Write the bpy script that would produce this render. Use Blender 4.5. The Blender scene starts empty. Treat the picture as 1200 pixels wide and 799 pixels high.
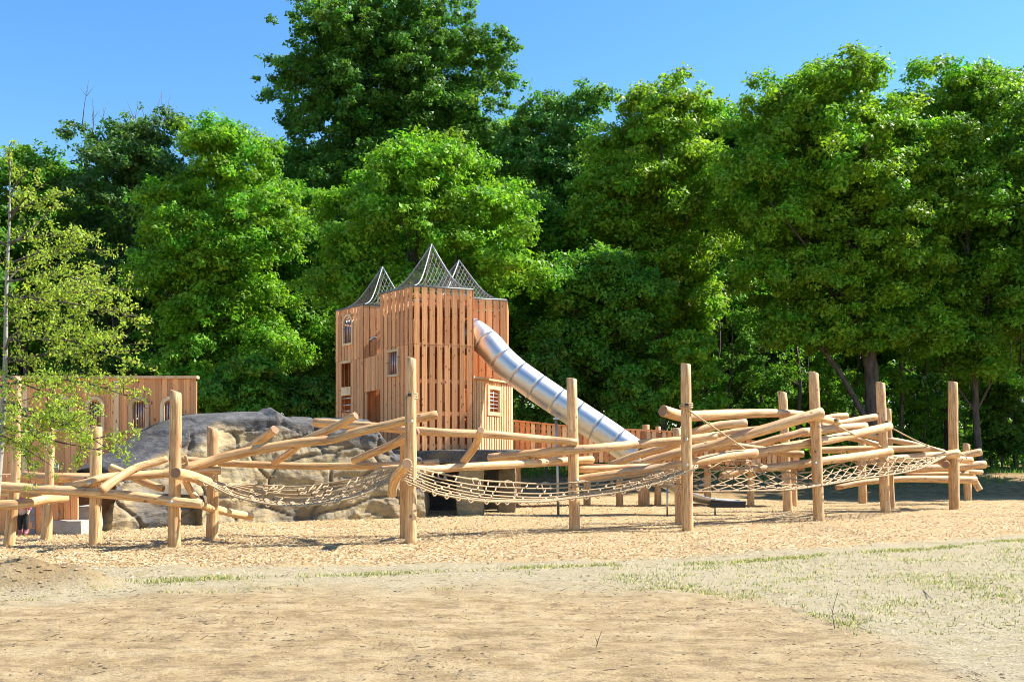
import bpy, bmesh, math, random
import numpy as np
from mathutils import Vector, Matrix, noise, Quaternion

sc = bpy.context.scene
COL = sc.collection
R = math.radians
PI = math.pi

# ---------------------------------------------------------------- camera
EYE = 1.65          # eye height in metres
HOR = 533.0         # row of the horizon in the 1200 px wide photograph
F = 1167.0          # focal length in pixels (35 mm lens)
cam_d = bpy.data.cameras.new("camera")
cam = bpy.data.objects.new("camera", cam_d)
COL.objects.link(cam)
cam.location = (0, 0, EYE)
cam.rotation_euler = (R(90), 0, 0)
cam_d.sensor_width = 36.0
cam_d.lens = 36.0 * F / 1200.0
cam_d.shift_y = (HOR - 399.5) / 1200.0
cam_d.clip_start = 0.1
cam_d.clip_end = 2000
sc.camera = cam

# ---------------------------------------------------------------- light
SUN_AZ = 15.0       # degrees from +X (right) towards +Y (away)
SUN_EL = 47.0
sdir = Vector((math.cos(R(SUN_EL)) * math.cos(R(SUN_AZ)), math.cos(R(SUN_EL)) * math.sin(R(SUN_AZ)), math.sin(R(SUN_EL))))
sun_d = bpy.data.lights.new("sun", 'SUN')
sun_d.energy = 5.0
sun_d.angle = R(0.53)
sun_d.color = (1.0, 0.95, 0.87)
sun = bpy.data.objects.new("sun", sun_d)
COL.objects.link(sun)
sun.rotation_euler = sdir.to_track_quat('Z', 'Y').to_euler()
sun.location = (30, 20, 40)

w = bpy.data.worlds.new("World")
sc.world = w
w.use_nodes = True
nt = w.node_tree
bg = nt.nodes["Background"]
sky = nt.nodes.new("ShaderNodeTexSky")
sky.sky_type = 'NISHITA'
sky.sun_disc = False
sky.sun_elevation = R(SUN_EL)
sky.sun_rotation = R(90 - SUN_AZ)
sky.altitude = 0
sky.air_density = 1.0
sky.dust_density = 0.15
sky.ozone_density = 2.2
hsv = nt.nodes.new("ShaderNodeHueSaturation")     # the photo was developed with vivid colour
hsv.inputs['Saturation'].default_value = 1.28
nt.links.new(sky.outputs[0], hsv.inputs['Color'])
nt.links.new(hsv.outputs[0], bg.inputs[0])
bg.inputs[1].default_value = 0.10
sc.view_settings.view_transform = 'Standard'
sc.view_settings.look = 'None'
sc.view_settings.gamma = 1.0
sc.view_settings.exposure = 1.36
sc.cycles.filter_width = 1.0
sc.cycles.max_bounces = 8
sc.cycles.transparent_max_bounces = 8

rng = np.random.default_rng(7)
random.seed(7)


def P(px, py, d):
    """the world point at depth d behind a point of the photograph"""
    return Vector(((px - 600.0) / F * d, d, EYE - (py - HOR) / F * d))


def gd(py):
    return EYE * F / (py - HOR)


# ---------------------------------------------------------------- materials
def new_mat(name):
    m = bpy.data.materials.new(name)
    m.use_nodes = True
    n = m.node_tree
    b = n.nodes["Principled BSDF"]
    return m, n, b


def N(n, t, **kw):
    x = n.nodes.new(t)
    for k, v in kw.items():
        if k.startswith('i_'):
            key = k[2:]
            key = int(key) if key.isdigit() else key
            x.inputs[key].default_value = v
        else:
            setattr(x, k, v)
    return x


def ramp(n, stops, src, interp='LINEAR'):
    r = n.nodes.new("ShaderNodeValToRGB")
    r.color_ramp.interpolation = interp
    els = r.color_ramp.elements
    els[0].position, els[0].color = stops[0][0], (*stops[0][1], 1)
    els[1].position, els[1].color = stops[-1][0], (*stops[-1][1], 1)
    for p, c in stops[1:-1]:
        e = els.new(p)
        e.color = (*c, 1)
    n.links.new(src, r.inputs[0])
    return r.outputs[0]


def mix(n, fac, a, b, mode='MIX'):
    x = n.nodes.new("ShaderNodeMix")
    x.data_type = 'RGBA'
    x.blend_type = mode
    for i, v in ((0, fac), (6, a), (7, b)):
        if isinstance(v, (int, float)):
            x.inputs[i].default_value = v
        elif isinstance(v, tuple):
            x.inputs[i].default_value = (*v, 1)
        else:
            n.links.new(v, x.inputs[i])
    return x.outputs[2]


def mth(n, op, a, b=0.0, c=None):
    x = n.nodes.new("ShaderNodeMath")
    x.operation = op
    for i, v in enumerate((a, b, c)):
        if v is None:
            continue
        if isinstance(v, (int, float)):
            x.inputs[i].default_value = v
        else:
            n.links.new(v, x.inputs[i])
    return x.outputs[0]


def vmul(n, v, s):
    x = n.nodes.new("ShaderNodeVectorMath")
    x.operation = 'MULTIPLY'
    n.links.new(v, x.inputs[0])
    x.inputs[1].default_value = s
    return x.outputs[0]


def vadd(n, v, u):
    x = n.nodes.new("ShaderNodeVectorMath")
    x.operation = 'ADD'
    n.links.new(v, x.inputs[0])
    n.links.new(u, x.inputs[1])
    return x.outputs[0]


def noise_t(n, vec, scale, detail=4.0, rough=0.55, out=0):
    x = n.nodes.new("ShaderNodeTexNoise")
    x.inputs['Scale'].default_value = scale
    x.inputs['Detail'].default_value = detail
    x.inputs['Roughness'].default_value = rough
    if vec is not None:
        n.links.new(vec, x.inputs['Vector'])
    return x.outputs[out]


def bump(n, b, h, strength=0.3, dist=0.02):
    x = n.nodes.new("ShaderNodeBump")
    x.inputs['Strength'].default_value = strength
    x.inputs['Distance'].default_value = dist
    n.links.new(h, x.inputs['Height'])
    n.links.new(x.outputs[0], b.inputs['Normal'])


def simple(name, col, rough=0.6, metal=0.0, var=0.0):
    m, n, b = new_mat(name)
    tc = N(n, "ShaderNodeTexCoord")
    f = noise_t(n, tc.outputs['Object'], 6.0)
    c = mix(n, f, tuple(x * (1 - var) for x in col), tuple(min(1, x * (1 + var)) for x in col))
    n.links.new(c, b.inputs['Base Color'])
    b.inputs['Roughness'].default_value = rough
    b.inputs['Metallic'].default_value = metal
    return m


def make_log_wood():
    m, n, b = new_mat("peeled_log_wood")
    uv = N(n, "ShaderNodeUVMap")
    oi = N(n, "ShaderNodeObjectInfo")
    cmb = N(n, "ShaderNodeCombineXYZ")
    n.links.new(mth(n, 'MULTIPLY', oi.outputs['Random'], 57.0), cmb.inputs[0])
    n.links.new(mth(n, 'MULTIPLY', oi.outputs['Random'], 31.0), cmb.inputs[1])
    v = vadd(n, uv.outputs[0], cmb.outputs[0])
    grain = noise_t(n, vmul(n, v, (2.2, 26.0, 1)), 1.0, 5.0)
    blot = noise_t(n, vmul(n, v, (1.3, 3.5, 1)), 1.0, 4.0)
    c = ramp(n, [(0.30, (0.36, 0.175, 0.06)), (0.44, (0.60, 0.345, 0.14)), (0.56, (0.70, 0.445, 0.205)), (0.72, (0.79, 0.60, 0.36))], grain)
    c = mix(n, ramp(n, [(0.46, (0, 0, 0)), (0.70, (0.75, 0.75, 0.75))], blot), c, (0.44, 0.21, 0.085))
    gst = noise_t(n, vmul(n, v, (0.6, 7.0, 1)), 1.0, 5.0)
    c = mix(n, ramp(n, [(0.55, (0, 0, 0)), (0.72, (0.6, 0.6, 0.6))], gst), c, (0.36, 0.27, 0.185))
    # knots and drying cracks belong to the wood itself
    vo = N(n, "ShaderNodeTexVoronoi")
    vo.inputs['Scale'].default_value = 1.0
    n.links.new(vmul(n, v, (2.6, 3.4, 1)), vo.inputs['Vector'])
    kn = ramp(n, [(0.055, (1, 1, 1)), (0.13, (0, 0, 0))], vo.outputs['Distance'])
    c = mix(n, kn, c, (0.16, 0.075, 0.035))
    crack = noise_t(n, vmul(n, v, (0.9, 14.0, 1)), 1.0, 2.0)
    ck = ramp(n, [(0.484, (0, 0, 0)), (0.5, (0.9, 0.9, 0.9)), (0.516, (0, 0, 0))], crack)
    c = mix(n, ck, c, (0.25, 0.13, 0.06))
    tone = mix(n, oi.outputs['Random'], (0.86, 0.84, 0.80), (1.1, 1.1, 1.12))
    c = mix(n, 1.0, c, tone, 'MULTIPLY')
    n.links.new(c, b.inputs['Base Color'])
    b.inputs['Roughness'].default_value = 0.62
    bump(n, b, grain, 0.35, 0.012)
    return m


def make_end_grain():
    m, n, b = new_mat("log_end_grain")
    uv = N(n, "ShaderNodeUVMap")
    sep = N(n, "ShaderNodeSeparateXYZ")
    n.links.new(uv.outputs[0], sep.inputs[0])
    rr = mth(n, 'SQRT', mth(n, 'ADD', mth(n, 'POWER', sep.outputs[0], 2.0), mth(n, 'POWER', sep.outputs[1], 2.0)))
    nz = noise_t(n, uv.outputs[0], 9.0, 3.0)
    ring = mth(n, 'SINE', mth(n, 'ADD', mth(n, 'MULTIPLY', rr, 210.0), mth(n, 'MULTIPLY', nz, 7.0)))
    c = ramp(n, [(0.0, (0.22, 0.115, 0.055)), (1.0, (0.33, 0.19, 0.10))], mth(n, 'MULTIPLY_ADD', ring, 0.5, 0.5))
    c = mix(n, ramp(n, [(0.45, (0, 0, 0)), (0.75, (0.8, 0.8, 0.8))], nz), c, (0.26, 0.13, 0.07))
    n.links.new(c, b.inputs['Base Color'])
    b.inputs['Roughness'].default_value = 0.8
    return m


def make_plank(name, dark, mid, light):
    m, n, b = new_mat(name)
    tc = N(n, "ShaderNodeTexCoord")
    oi = N(n, "ShaderNodeObjectInfo")
    cmb = N(n, "ShaderNodeCombineXYZ")
    for k, s in enumerate((91.0, 37.0, 61.0)):
        n.links.new(mth(n, 'MULTIPLY', oi.outputs['Random'], s), cmb.inputs[k])
    o = tc.outputs['Object']
    v1 = vadd(n, vmul(n, o, (7.0, 2.0, 2.2)), cmb.outputs[0])
    g = noise_t(n, v1, 1.0, 5.0, 0.6)
    c = ramp(n, [(0.28, dark), (0.5, mid), (0.74, light)], g)
    v2 = vadd(n, vmul(n, o, (1.0, 0.3, 11.0)), cmb.outputs[0])
    vo = N(n, "ShaderNodeTexVoronoi")
    vo.inputs['Scale'].default_value = 1.0
    n.links.new(v2, vo.inputs['Vector'])
    kn = ramp(n, [(0.10, (0.9, 0.9, 0.9)), (0.19, (0, 0, 0))], vo.outputs['Distance'])
    c = mix(n, kn, c, tuple(x * 0.32 for x in dark))
    tone = ramp(n, [(0.0, (0.74, 0.70, 0.66)), (0.5, (1.0, 0.98, 0.95)), (1.0, (1.22, 1.24, 1.22))], oi.outputs['Random'])
    c = mix(n, 1.0, c, tone, 'MULTIPLY')
    n.links.new(c, b.inputs['Base Color'])
    b.inputs['Roughness'].default_value = 0.7
    bump(n, b, g, 0.25, 0.01)
    return m


def make_rock():
    m, n, b = new_mat("cast_rock")
    at = N(n, "ShaderNodeAttribute", attribute_name="grey")
    jt = N(n, "ShaderNodeAttribute", attribute_name="joint")
    tc = N(n, "ShaderNodeTexCoord")
    o = tc.outputs['Object']
    n1 = noise_t(n, o, 1.1, 5.0, 0.6)
    n2 = noise_t(n, vmul(n, o, (2.0, 2.0, 6.0)), 1.6, 6.0, 0.65)
    n3 = noise_t(n, o, 9.0, 5.0, 0.7)
    ochre = ramp(n, [(0.25, (0.19, 0.125, 0.055)), (0.42, (0.36, 0.26, 0.115)), (0.58, (0.45, 0.345, 0.155)), (0.78, (0.33, 0.28, 0.175))], n1)
    ochre = mix(n, ramp(n, [(0.40, (0, 0, 0)), (0.70, (0.75, 0.75, 0.75))], n2), ochre, (0.21, 0.18, 0.13))
    grey = ramp(n, [(0.25, (0.022, 0.022, 0.024)), (0.5, (0.055, 0.055, 0.057)), (0.75, (0.13, 0.127, 0.122))], n2)
    gf = mth(n, 'ADD', at.outputs['Fac'], mth(n, 'MULTIPLY_ADD', n1, 0.7, -0.35))
    c = mix(n, ramp(n, [(0.35, (0, 0, 0)), (0.65, (1, 1, 1))], gf), ochre, grey)
    c = mix(n, mth(n, 'MULTIPLY', jt.outputs['Fac'], 0.9), c, (0.06, 0.05, 0.04))
    c = mix(n, ramp(n, [(0.35, (0.5, 0.5, 0.5)), (0.6, (0, 0, 0))], n3), c, (0.13, 0.115, 0.10))
    n.links.new(c, b.inputs['Base Color'])
    b.inputs['Roughness'].default_value = 0.85
    hh = mth(n, 'ADD', n2, mth(n, 'MULTIPLY', n3, 0.5))
    bump(n, b, hh, 0.7, 0.06)
    return m


def make_leaf(name, trans, gloss=0.5):
    m, n, b = new_mat(name)
    at = N(n, "ShaderNodeAttribute", attribute_name="tint")
    n.links.new(at.outputs['Color'], b.inputs['Base Color'])
    b.inputs['Roughness'].default_value = gloss
    b.inputs['Specular IOR Level'].default_value = 0.12
    tr = N(n, "ShaderNodeBsdfTranslucent")
    tcol = mix(n, 1.0, at.outputs['Color'], trans, 'MULTIPLY')
    n.links.new(tcol, tr.inputs[0])
    ms = N(n, "ShaderNodeAddShader")
    n.links.new(b.outputs[0], ms.inputs[0])
    n.links.new(tr.outputs[0], ms.inputs[1])
    n.links.new(ms.outputs[0], n.nodes["Material Output"].inputs[0])
    return m


def make_bark():
    m, n, b = new_mat("tree_bark")
    tc = N(n, "ShaderNodeTexCoord")
    f = noise_t(n, vmul(n, tc.outputs['Object'], (6, 6, 1.2)), 1.5, 5.0)
    c = ramp(n, [(0.3, (0.035, 0.028, 0.022)), (0.7, (0.13, 0.105, 0.085))], f)
    n.links.new(c, b.inputs['Base Color'])
    b.inputs['Roughness'].default_value = 0.9
    bump(n, b, f, 0.6, 0.05)
    return m


def make_tint(name, rough=0.8, attr="tint"):
    m, n, b = new_mat(name)
    at = N(n, "ShaderNodeAttribute", attribute_name=attr)
    n.links.new(at.outputs['Color'], b.inputs['Base Color'])
    b.inputs['Roughness'].default_value = rough
    return m


def make_steel():
    m, n, b = new_mat("brushed_steel")
    uv = N(n, "ShaderNodeUVMap")
    f = noise_t(n, vmul(n, uv.outputs[0], (60.0, 3.0, 1)), 1.0, 4.0)
    f2 = noise_t(n, vmul(n, uv.outputs[0], (1.6, 2.0, 1)), 1.0, 3.0)
    c = ramp(n, [(0.3, (0.50, 0.495, 0.485)), (0.7, (0.63, 0.625, 0.615))], f2)
    n.links.new(c, b.inputs['Base Color'])
    b.inputs['Metallic'].default_value = 1.0
    n.links.new(mth(n, 'MULTIPLY_ADD', f, 0.18, 0.36), b.inputs['Roughness'])
    bump(n, b, f, 0.12, 0.004)
    return m


def make_ground():
    m, n, b = new_mat("playground_ground")
    tc = N(n, "ShaderNodeTexCoord")
    o = tc.outputs['Object']
    A = {k: N(n, "ShaderNodeAttribute", attribute_name=k).outputs['Fac'] for k in ("chip", "dry", "wood", "damp")}
    n1 = noise_t(n, o, 0.55, 6.0, 0.6)
    n2 = noise_t(n, o, 3.0, 8.0, 0.7)
    n3 = noise_t(n, o, 34.0, 6.0, 0.75)
    nst = noise_t(n, vmul(n, o, (1.7, 2.1, 1)), 1.0, 9.0, 0.75)
    sand = ramp(n, [(0.30, (0.16, 0.105, 0.05)), (0.41, (0.27, 0.19, 0.093)), (0.53, (0.375, 0.275, 0.145)), (0.70, (0.43, 0.34, 0.20))], nst)
    sand = mix(n, ramp(n, [(0.5, (0, 0, 0)), (0.72, (0.65, 0.65, 0.65))], n2), sand, (0.27, 0.20, 0.125))
    sand = mix(n, 1.0, sand, ramp(n, [(0.36, (0.62, 0.60, 0.57)), (0.46, (0.98, 0.98, 0.98)), (0.7, (1.14, 1.14, 1.12))], n3), 'MULTIPLY')
    # crumbs of dark soil
    vo = N(n, "ShaderNodeTexVoronoi")
    vo.inputs['Scale'].default_value = 11.0
    n.links.new(o, vo.inputs['Vector'])
    cr = ramp(n, [(0.10, (1, 1, 1)), (0.2, (0, 0, 0))], vo.outputs['Distance'])
    crm = mth(n, 'MULTIPLY', cr, ramp(n, [(0.52, (0, 0, 0)), (0.60, (0.8, 0.8, 0.8))], n1))
    sand = mix(n, crm, sand, (0.10, 0.075, 0.05))
    dry = ramp(n, [(0.36, (0.15, 0.12, 0.065)), (0.47, (0.34, 0.285, 0.178)), (0.70, (0.43, 0.37, 0.25))], n3)
    dry = mix(n, ramp(n, [(0.50, (0, 0, 0)), (0.66, (0.8, 0.8, 0.8))], n2), dry, (0.27, 0.225, 0.10))
    nd = noise_t(n, vmul(n, o, (3.4, 5.0, 1)), 1.0, 9.0, 0.8)
    dry = mix(n, ramp(n, [(0.56, (0, 0, 0)), (0.66, (0.8, 0.8, 0.8))], nd), dry, (0.14, 0.115, 0.07))
    sand = mix(n, ramp(n, [(0.505, (0, 0, 0)), (0.60, (0.8, 0.8, 0.8))], nd), sand, (0.18, 0.125, 0.07))
    chip = ramp(n, [(0.3, (0.27, 0.18, 0.08)), (0.5, (0.43, 0.305, 0.15)), (0.7, (0.50, 0.38, 0.22))], n3)
    wood = ramp(n, [(0.35, (0.16, 0.10, 0.045)), (0.6, (0.33, 0.225, 0.105))], n2)
    c = mix(n, A['dry'], sand, dry)
    c = mix(n, A['damp'], c, mix(n, n2, (0.10, 0.062, 0.028), (0.30, 0.195, 0.09)))
    c = mix(n, A['chip'], c, chip)
    c = mix(n, A['wood'], c, wood)
    n.links.new(c, b.inputs['Base Color'])
    b.inputs['Roughness'].default_value = 0.95
    b.inputs['Specular IOR Level'].default_value = 0.15
    h = mth(n, 'ADD', mth(n, 'MULTIPLY', n3, 0.5), mth(n, 'ADD', n2, mth(n, 'MULTIPLY', nst, 0.9)))
    bump(n, b, h, 0.7, 0.08)
    return m


M = {}
M['log'] = make_log_wood()
M['end'] = make_end_grain()
M['plank'] = make_plank("larch_plank", (0.54, 0.21, 0.075), (0.73, 0.335, 0.13), (0.80, 0.455, 0.215))
M['plank_pale'] = make_plank("pale_larch_plank", (0.56, 0.33, 0.16), (0.72, 0.48, 0.26), (0.80, 0.60, 0.37))
M['frame_wood'] = make_plank("pale_frame_wood", (0.60, 0.37, 0.19), (0.73, 0.50, 0.28), (0.80, 0.60, 0.38))
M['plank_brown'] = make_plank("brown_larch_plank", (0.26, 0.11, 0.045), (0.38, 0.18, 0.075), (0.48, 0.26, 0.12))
M['rock'] = make_rock()
M['bark'] = make_bark()
M['leaf_oak'] = make_leaf("oak_leaves", (1.2, 1.2, 0.55))
M['leaf_young'] = make_leaf("young_leaves", (1.1, 1.1, 0.6))
M['steel'] = make_steel()
M['steel_dull'] = simple("galvanised_steel", (0.42, 0.44, 0.47), 0.42, 0.9, 0.15)
M['bolt'] = simple("zinc_bolt", (0.55, 0.54, 0.52), 0.4, 0.9, 0.1)
M['rope'] = simple("hemp_rope", (0.42, 0.295, 0.165), 0.85, 0.0, 0.3)
M['clamp'] = simple("dark_clamp", (0.04, 0.035, 0.035), 0.5, 0.2, 0.2)
M['net'] = simple("roof_net_cable", (0.16, 0.17, 0.155), 0.5, 0.4, 0.15)
M['cable'] = simple("roof_ridge_cable", (0.32, 0.33, 0.34), 0.4, 0.6, 0.15)
M['bar'] = simple("window_bar", (0.52, 0.53, 0.56), 0.4, 0.7, 0.1)
M['dark'] = simple("dark_rubber", (0.03, 0.03, 0.035), 0.8, 0.0, 0.2)
M['stone'] = simple("grey_painted_panel", (0.24, 0.25, 0.27), 0.8, 0.0, 0.12)
M['slate'] = simple("grey_stone_step", (0.30, 0.285, 0.26), 0.9, 0.0, 0.35)
M['chips'] = make_tint("wood_chips", 0.8)
M['grass'] = make_leaf("grass_blades", (0.9, 0.9, 0.6), 0.6)
M['clod'] = make_tint("soil_crumbs", 0.95)
M['ground'] = make_ground()
M['twig'] = simple("dry_twig", (0.10, 0.07, 0.045), 0.9, 0.0, 0.3)
M['skin'] = simple("skin", (0.55, 0.36, 0.27), 0.55, 0.0, 0.06)
M['pink'] = simple("pink_jacket_cloth", (0.50, 0.10, 0.30), 0.8, 0.0, 0.12)
M['print'] = simple("pale_print", (0.75, 0.62, 0.72), 0.8, 0.0, 0.1)
M['black'] = simple("black_cloth", (0.012, 0.012, 0.015), 0.9, 0.0, 0.2)
M['boot'] = simple("dusky_pink_boot", (0.36, 0.13, 0.15), 0.6, 0.0, 0.15)
M['hair'] = simple("brown_hair", (0.10, 0.055, 0.03), 0.6, 0.0, 0.2)

# ---------------------------------------------------------------- object helpers
WL = {}


def thing(name, label, cat, loc=(0, 0, 0), group=None):
    o = bpy.data.objects.new(name, None)
    COL.objects.link(o)
    o.empty_display_size = 0.2
    o.location = loc
    o['label'] = label
    o['category'] = cat
    if group:
        o['group'] = group
    WL[o.name] = Vector(loc)
    return o


def tag(o, label=None, cat=None, group=None, kind=None):
    for k, v in (('label', label), ('category', cat), ('group', group), ('kind', kind)):
        if v:
            o[k] = v
    return o


class MB:
    """collects vertices, faces, uvs and material indices of ONE mesh"""

    def __init__(s):
        s.v, s.f, s.uv, s.mi, s.sm = [], [], [], [], []

    def face(s, idx, uv=None, mi=0, smooth=True):
        s.f.append(idx)
        s.uv.extend(uv if uv else [(0, 0)] * len(idx))
        s.mi.append(mi)
        s.sm.append(smooth)

    def tube(s, pts, rads, sides=10, caps=True, capmat=0, lump=0.0, seed=0, mi=0, chamfer=0.0):
        pts = [Vector(p) for p in pts]
        k = len(pts)
        if isinstance(rads, (int, float)):
            rads = [rads] * k
        rads = list(rads)
        if chamfer and k > 2:
            a = pts[0] + (pts[0] - pts[1]).normalized() * chamfer
            e = pts[-1] + (pts[-1] - pts[-2]).normalized() * chamfer
            pts = [a] + pts + [e]
            rads = [rads[0] - chamfer] + rads + [rads[-1] - chamfer]
            k += 2
        tang = []
        for i in range(k):
            t = pts[min(i + 1, k - 1)] - pts[max(i - 1, 0)]
            tang.append(t.normalized() if t.length > 1e-9 else Vector((0, 0, 1)))
        up = Vector((0, 0, 1)) if abs(tang[0].z) < 0.9 else Vector((0, 1, 0))
        nrm = tang[0].cross(up).normalized()
        base = len(s.v)
        L = 0.0
        Ls = []
        for i in range(k):
            if i:
                L += (pts[i] - pts[i - 1]).length
            Ls.append(L)
            t = tang[i]
            nrm = (nrm - t * nrm.dot(t)).normalized()
            bn = t.cross(nrm)
            for j in range(sides):
                a = 2 * PI * j / sides
                r = rads[i]
                if lump:
                    q = Vector((math.cos(a) * 1.1 + seed * 3.1, math.sin(a) * 1.1, L * 1.6 + seed * 7.7))
                    r *= 1 + lump * noise.noise(q) + lump * 0.5 * noise.noise(q * 2.7)
                s.v.append(pts[i] + (nrm * math.cos(a) + bn * math.sin(a)) * r)
        for i in range(k - 1):
            for j in range(sides):
                j2 = (j + 1) % sides
                a, b_, c, d = base + i * sides + j, base + i * sides + j2, base + (i + 1) * sides + j2, base + (i + 1) * sides + j
                v0, v1 = j / sides * rads[i] * 6.28, (j + 1) / sides * rads[i] * 6.28
                s.face((a, b_, c, d), [(Ls[i], v0), (Ls[i], v1), (Ls[i + 1], v1), (Ls[i + 1], v0)], mi)
        if caps:
            for i, fl in ((0, True), (k - 1, False)):
                idx = [base + i * sides + j for j in range(sides)]
                uv = [(math.cos(2 * PI * j / sides) * rads[i], math.sin(2 * PI * j / sides) * rads[i]) for j in range(sides)]
                if fl:
                    idx, uv = idx[::-1], uv[::-1]
                s.face(tuple(idx), uv, capmat, False)
        return s

    def box(s, c, size, rot=0.0, mi=0, tilt=None):
        c = Vector(c)
        m = Matrix.Rotation(rot, 3, 'Z')
        if tilt is not None:
            m = m @ tilt
        b0 = len(s.v)
        for z in (-.5, .5):
            for y in (-.5, .5):
                for x in (-.5, .5):
                    s.v.append(c + m @ Vector((x * size[0], y * size[1], z * size[2])))
        for q in ((0, 2, 3, 1), (4, 5, 7, 6), (0, 1, 5, 4), (2, 6, 7, 3), (0, 4, 6, 2), (1, 3, 7, 5)):
            s.face(tuple(b0 + i for i in q), None, mi, False)
        return s

    def build(s, name, mats, parent=None, loc=None):
        off = Vector((0, 0, 0))
        if parent is not None:
            off = WL[parent.name]
        elif loc is not None:
            off = Vector(loc)
        me = bpy.data.meshes.new(name)
        me.from_pydata([tuple(v - off) for v in s.v], [], s.f)
        if not isinstance(mats, (list, tuple)):
            mats = [mats]
        for m in mats:
            me.materials.append(m)
        me.polygons.foreach_set('material_index', s.mi)
        me.polygons.foreach_set('use_smooth', s.sm)
        ul = me.uv_layers.new(name="UVMap")
        ul.data.foreach_set('uv', np.array(s.uv, dtype=np.float32).ravel())
        me.update()
        o = bpy.data.objects.new(name, me)
        COL.objects.link(o)
        if parent is not None:
            o.parent = parent
            WL[o.name] = off
        elif loc is not None:
            o.location = loc
            WL[o.name] = off
        else:
            WL[o.name] = off
        return o


def spline(pts, n=12):
    """Catmull-Rom through the points (Vectors, or tuples of any length)"""
    pts = [np.array(p, dtype=float) for p in pts]
    if len(pts) == 2:
        return [Vector(pts[0] + (pts[1] - pts[0]) * t) for t in np.linspace(0, 1, n)]
    ext = [2 * pts[0] - pts[1]] + pts + [2 * pts[-1] - pts[-2]]
    seg = [np.linalg.norm(pts[i + 1] - pts[i]) for i in range(len(pts) - 1)]
    cum = np.concatenate([[0], np.cumsum(seg)])
    out = []
    for t in np.linspace(0, cum[-1], n):
        i = min(max(int(np.searchsorted(cum, t, side='right')) - 1, 0), len(pts) - 2)
        u = (t - cum[i]) / max(seg[i], 1e-9)
        a, b_, c, d = ext[i], ext[i + 1], ext[i + 2], ext[i + 3]
        out.append(Vector(0.5 * ((2 * b_) + (-a + c) * u + (2 * a - 5 * b_ + 4 * c - d) * u * u + (-a + 3 * b_ - 3 * c + d) * u ** 3)))
    return out


def mesh_np(name, verts, nper, mat, tint=None, smooth=False, parent=None):
    """many separate n-gons as one mesh, vertices (k*nper, 3)"""
    me = bpy.data.meshes.new(name)
    nv = len(verts)
    k = nv // nper
    me.vertices.add(nv)
    me.vertices.foreach_set('co', verts.astype(np.float32).ravel())
    me.loops.add(nv)
    me.loops.foreach_set('vertex_index', np.arange(nv, dtype=np.int32))
    me.polygons.add(k)
    me.polygons.foreach_set('loop_start', np.arange(0, nv, nper, dtype=np.int32))
    me.polygons.foreach_set('loop_total', np.full(k, nper, dtype=np.int32))
    me.materials.append(mat)
    me.update(calc_edges=True)
    if tint is not None:
        ca = me.color_attributes.new("tint", 'FLOAT_COLOR', 'POINT')
        c = np.ones((nv, 4), dtype=np.float32)
        c[:, :3] = np.repeat(tint, nper, axis=0)
        ca.data.foreach_set('color', c.ravel())
    if smooth:
        me.polygons.foreach_set('use_smooth', np.ones(k, dtype=bool))
    return me


def link(name, me, parent=None, loc=None):
    o = bpy.data.objects.new(name, me)
    COL.objects.link(o)
    if parent is not None:
        o.parent = parent
        WL[o.name] = WL[parent.name]
    if loc is not None:
        o.location = loc
    return o


# ================================================================= GROUND
def lerp_arr(x, xs, ys):
    return np.interp(x, xs, ys)


CHIP_X = [-30, -7.5, -3.8, -0.5, 2.8, 6.2, 10.8, 25]
CHIP_Y = [14.4, 14.7, 14.7, 15.4, 16.2, 18.0, 20.9, 28]
BARE_X = [-20, -5.9, -3.1, 0, 2.1, 2.9, 3.3, 3.6]
BARE_Y = [11.5, 11.5, 12.1, 12.4, 12.1, 11.2, 9.3, 6.4]
GR_X = [-6.3, -5.4, -3.4, -0.5, 1.0, 3.0, 5.6, 7.1, 10.0]
GR_Y = [12.4, 12.8, 13.25, 14.2, 14.8, 15.4, 16.4, 17.2, 19.4]


def nz2(x, y, s, z=0.0):
    return noise.noise(Vector((x * s, y * s, z)))


def ground_z(x, y):
    z = 0.05 * nz2(x, y, 0.35, 3.3) * (1 if y < 36 else 0.6)
    if 14 < y < 36:
        z += 0.03 * nz2(x, y, 1.1, 7.7)
    if y < 14:
        z += 0.022 * nz2(x, y * 2.2, 1.3, 1.1) + 0.016 * nz2(x, y * 1.6, 2.9, 4.1) + 0.008 * nz2(x, y * 1.4, 6.3, 2.1)
    edge = 36.5 + 1.5 * nz2(x, 0, 0.12, 9.0)
    t = min(max((y - edge) / 9.0, 0.0), 1.0)
    z += 0.85 * t * t * (3 - 2 * t)
    if y > 46:
        z += min((y - 46) * 0.012, 0.9)
    return z


def smooth01(t):
    t = np.clip(t, 0, 1)
    return t * t * (3 - 2 * t)


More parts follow.
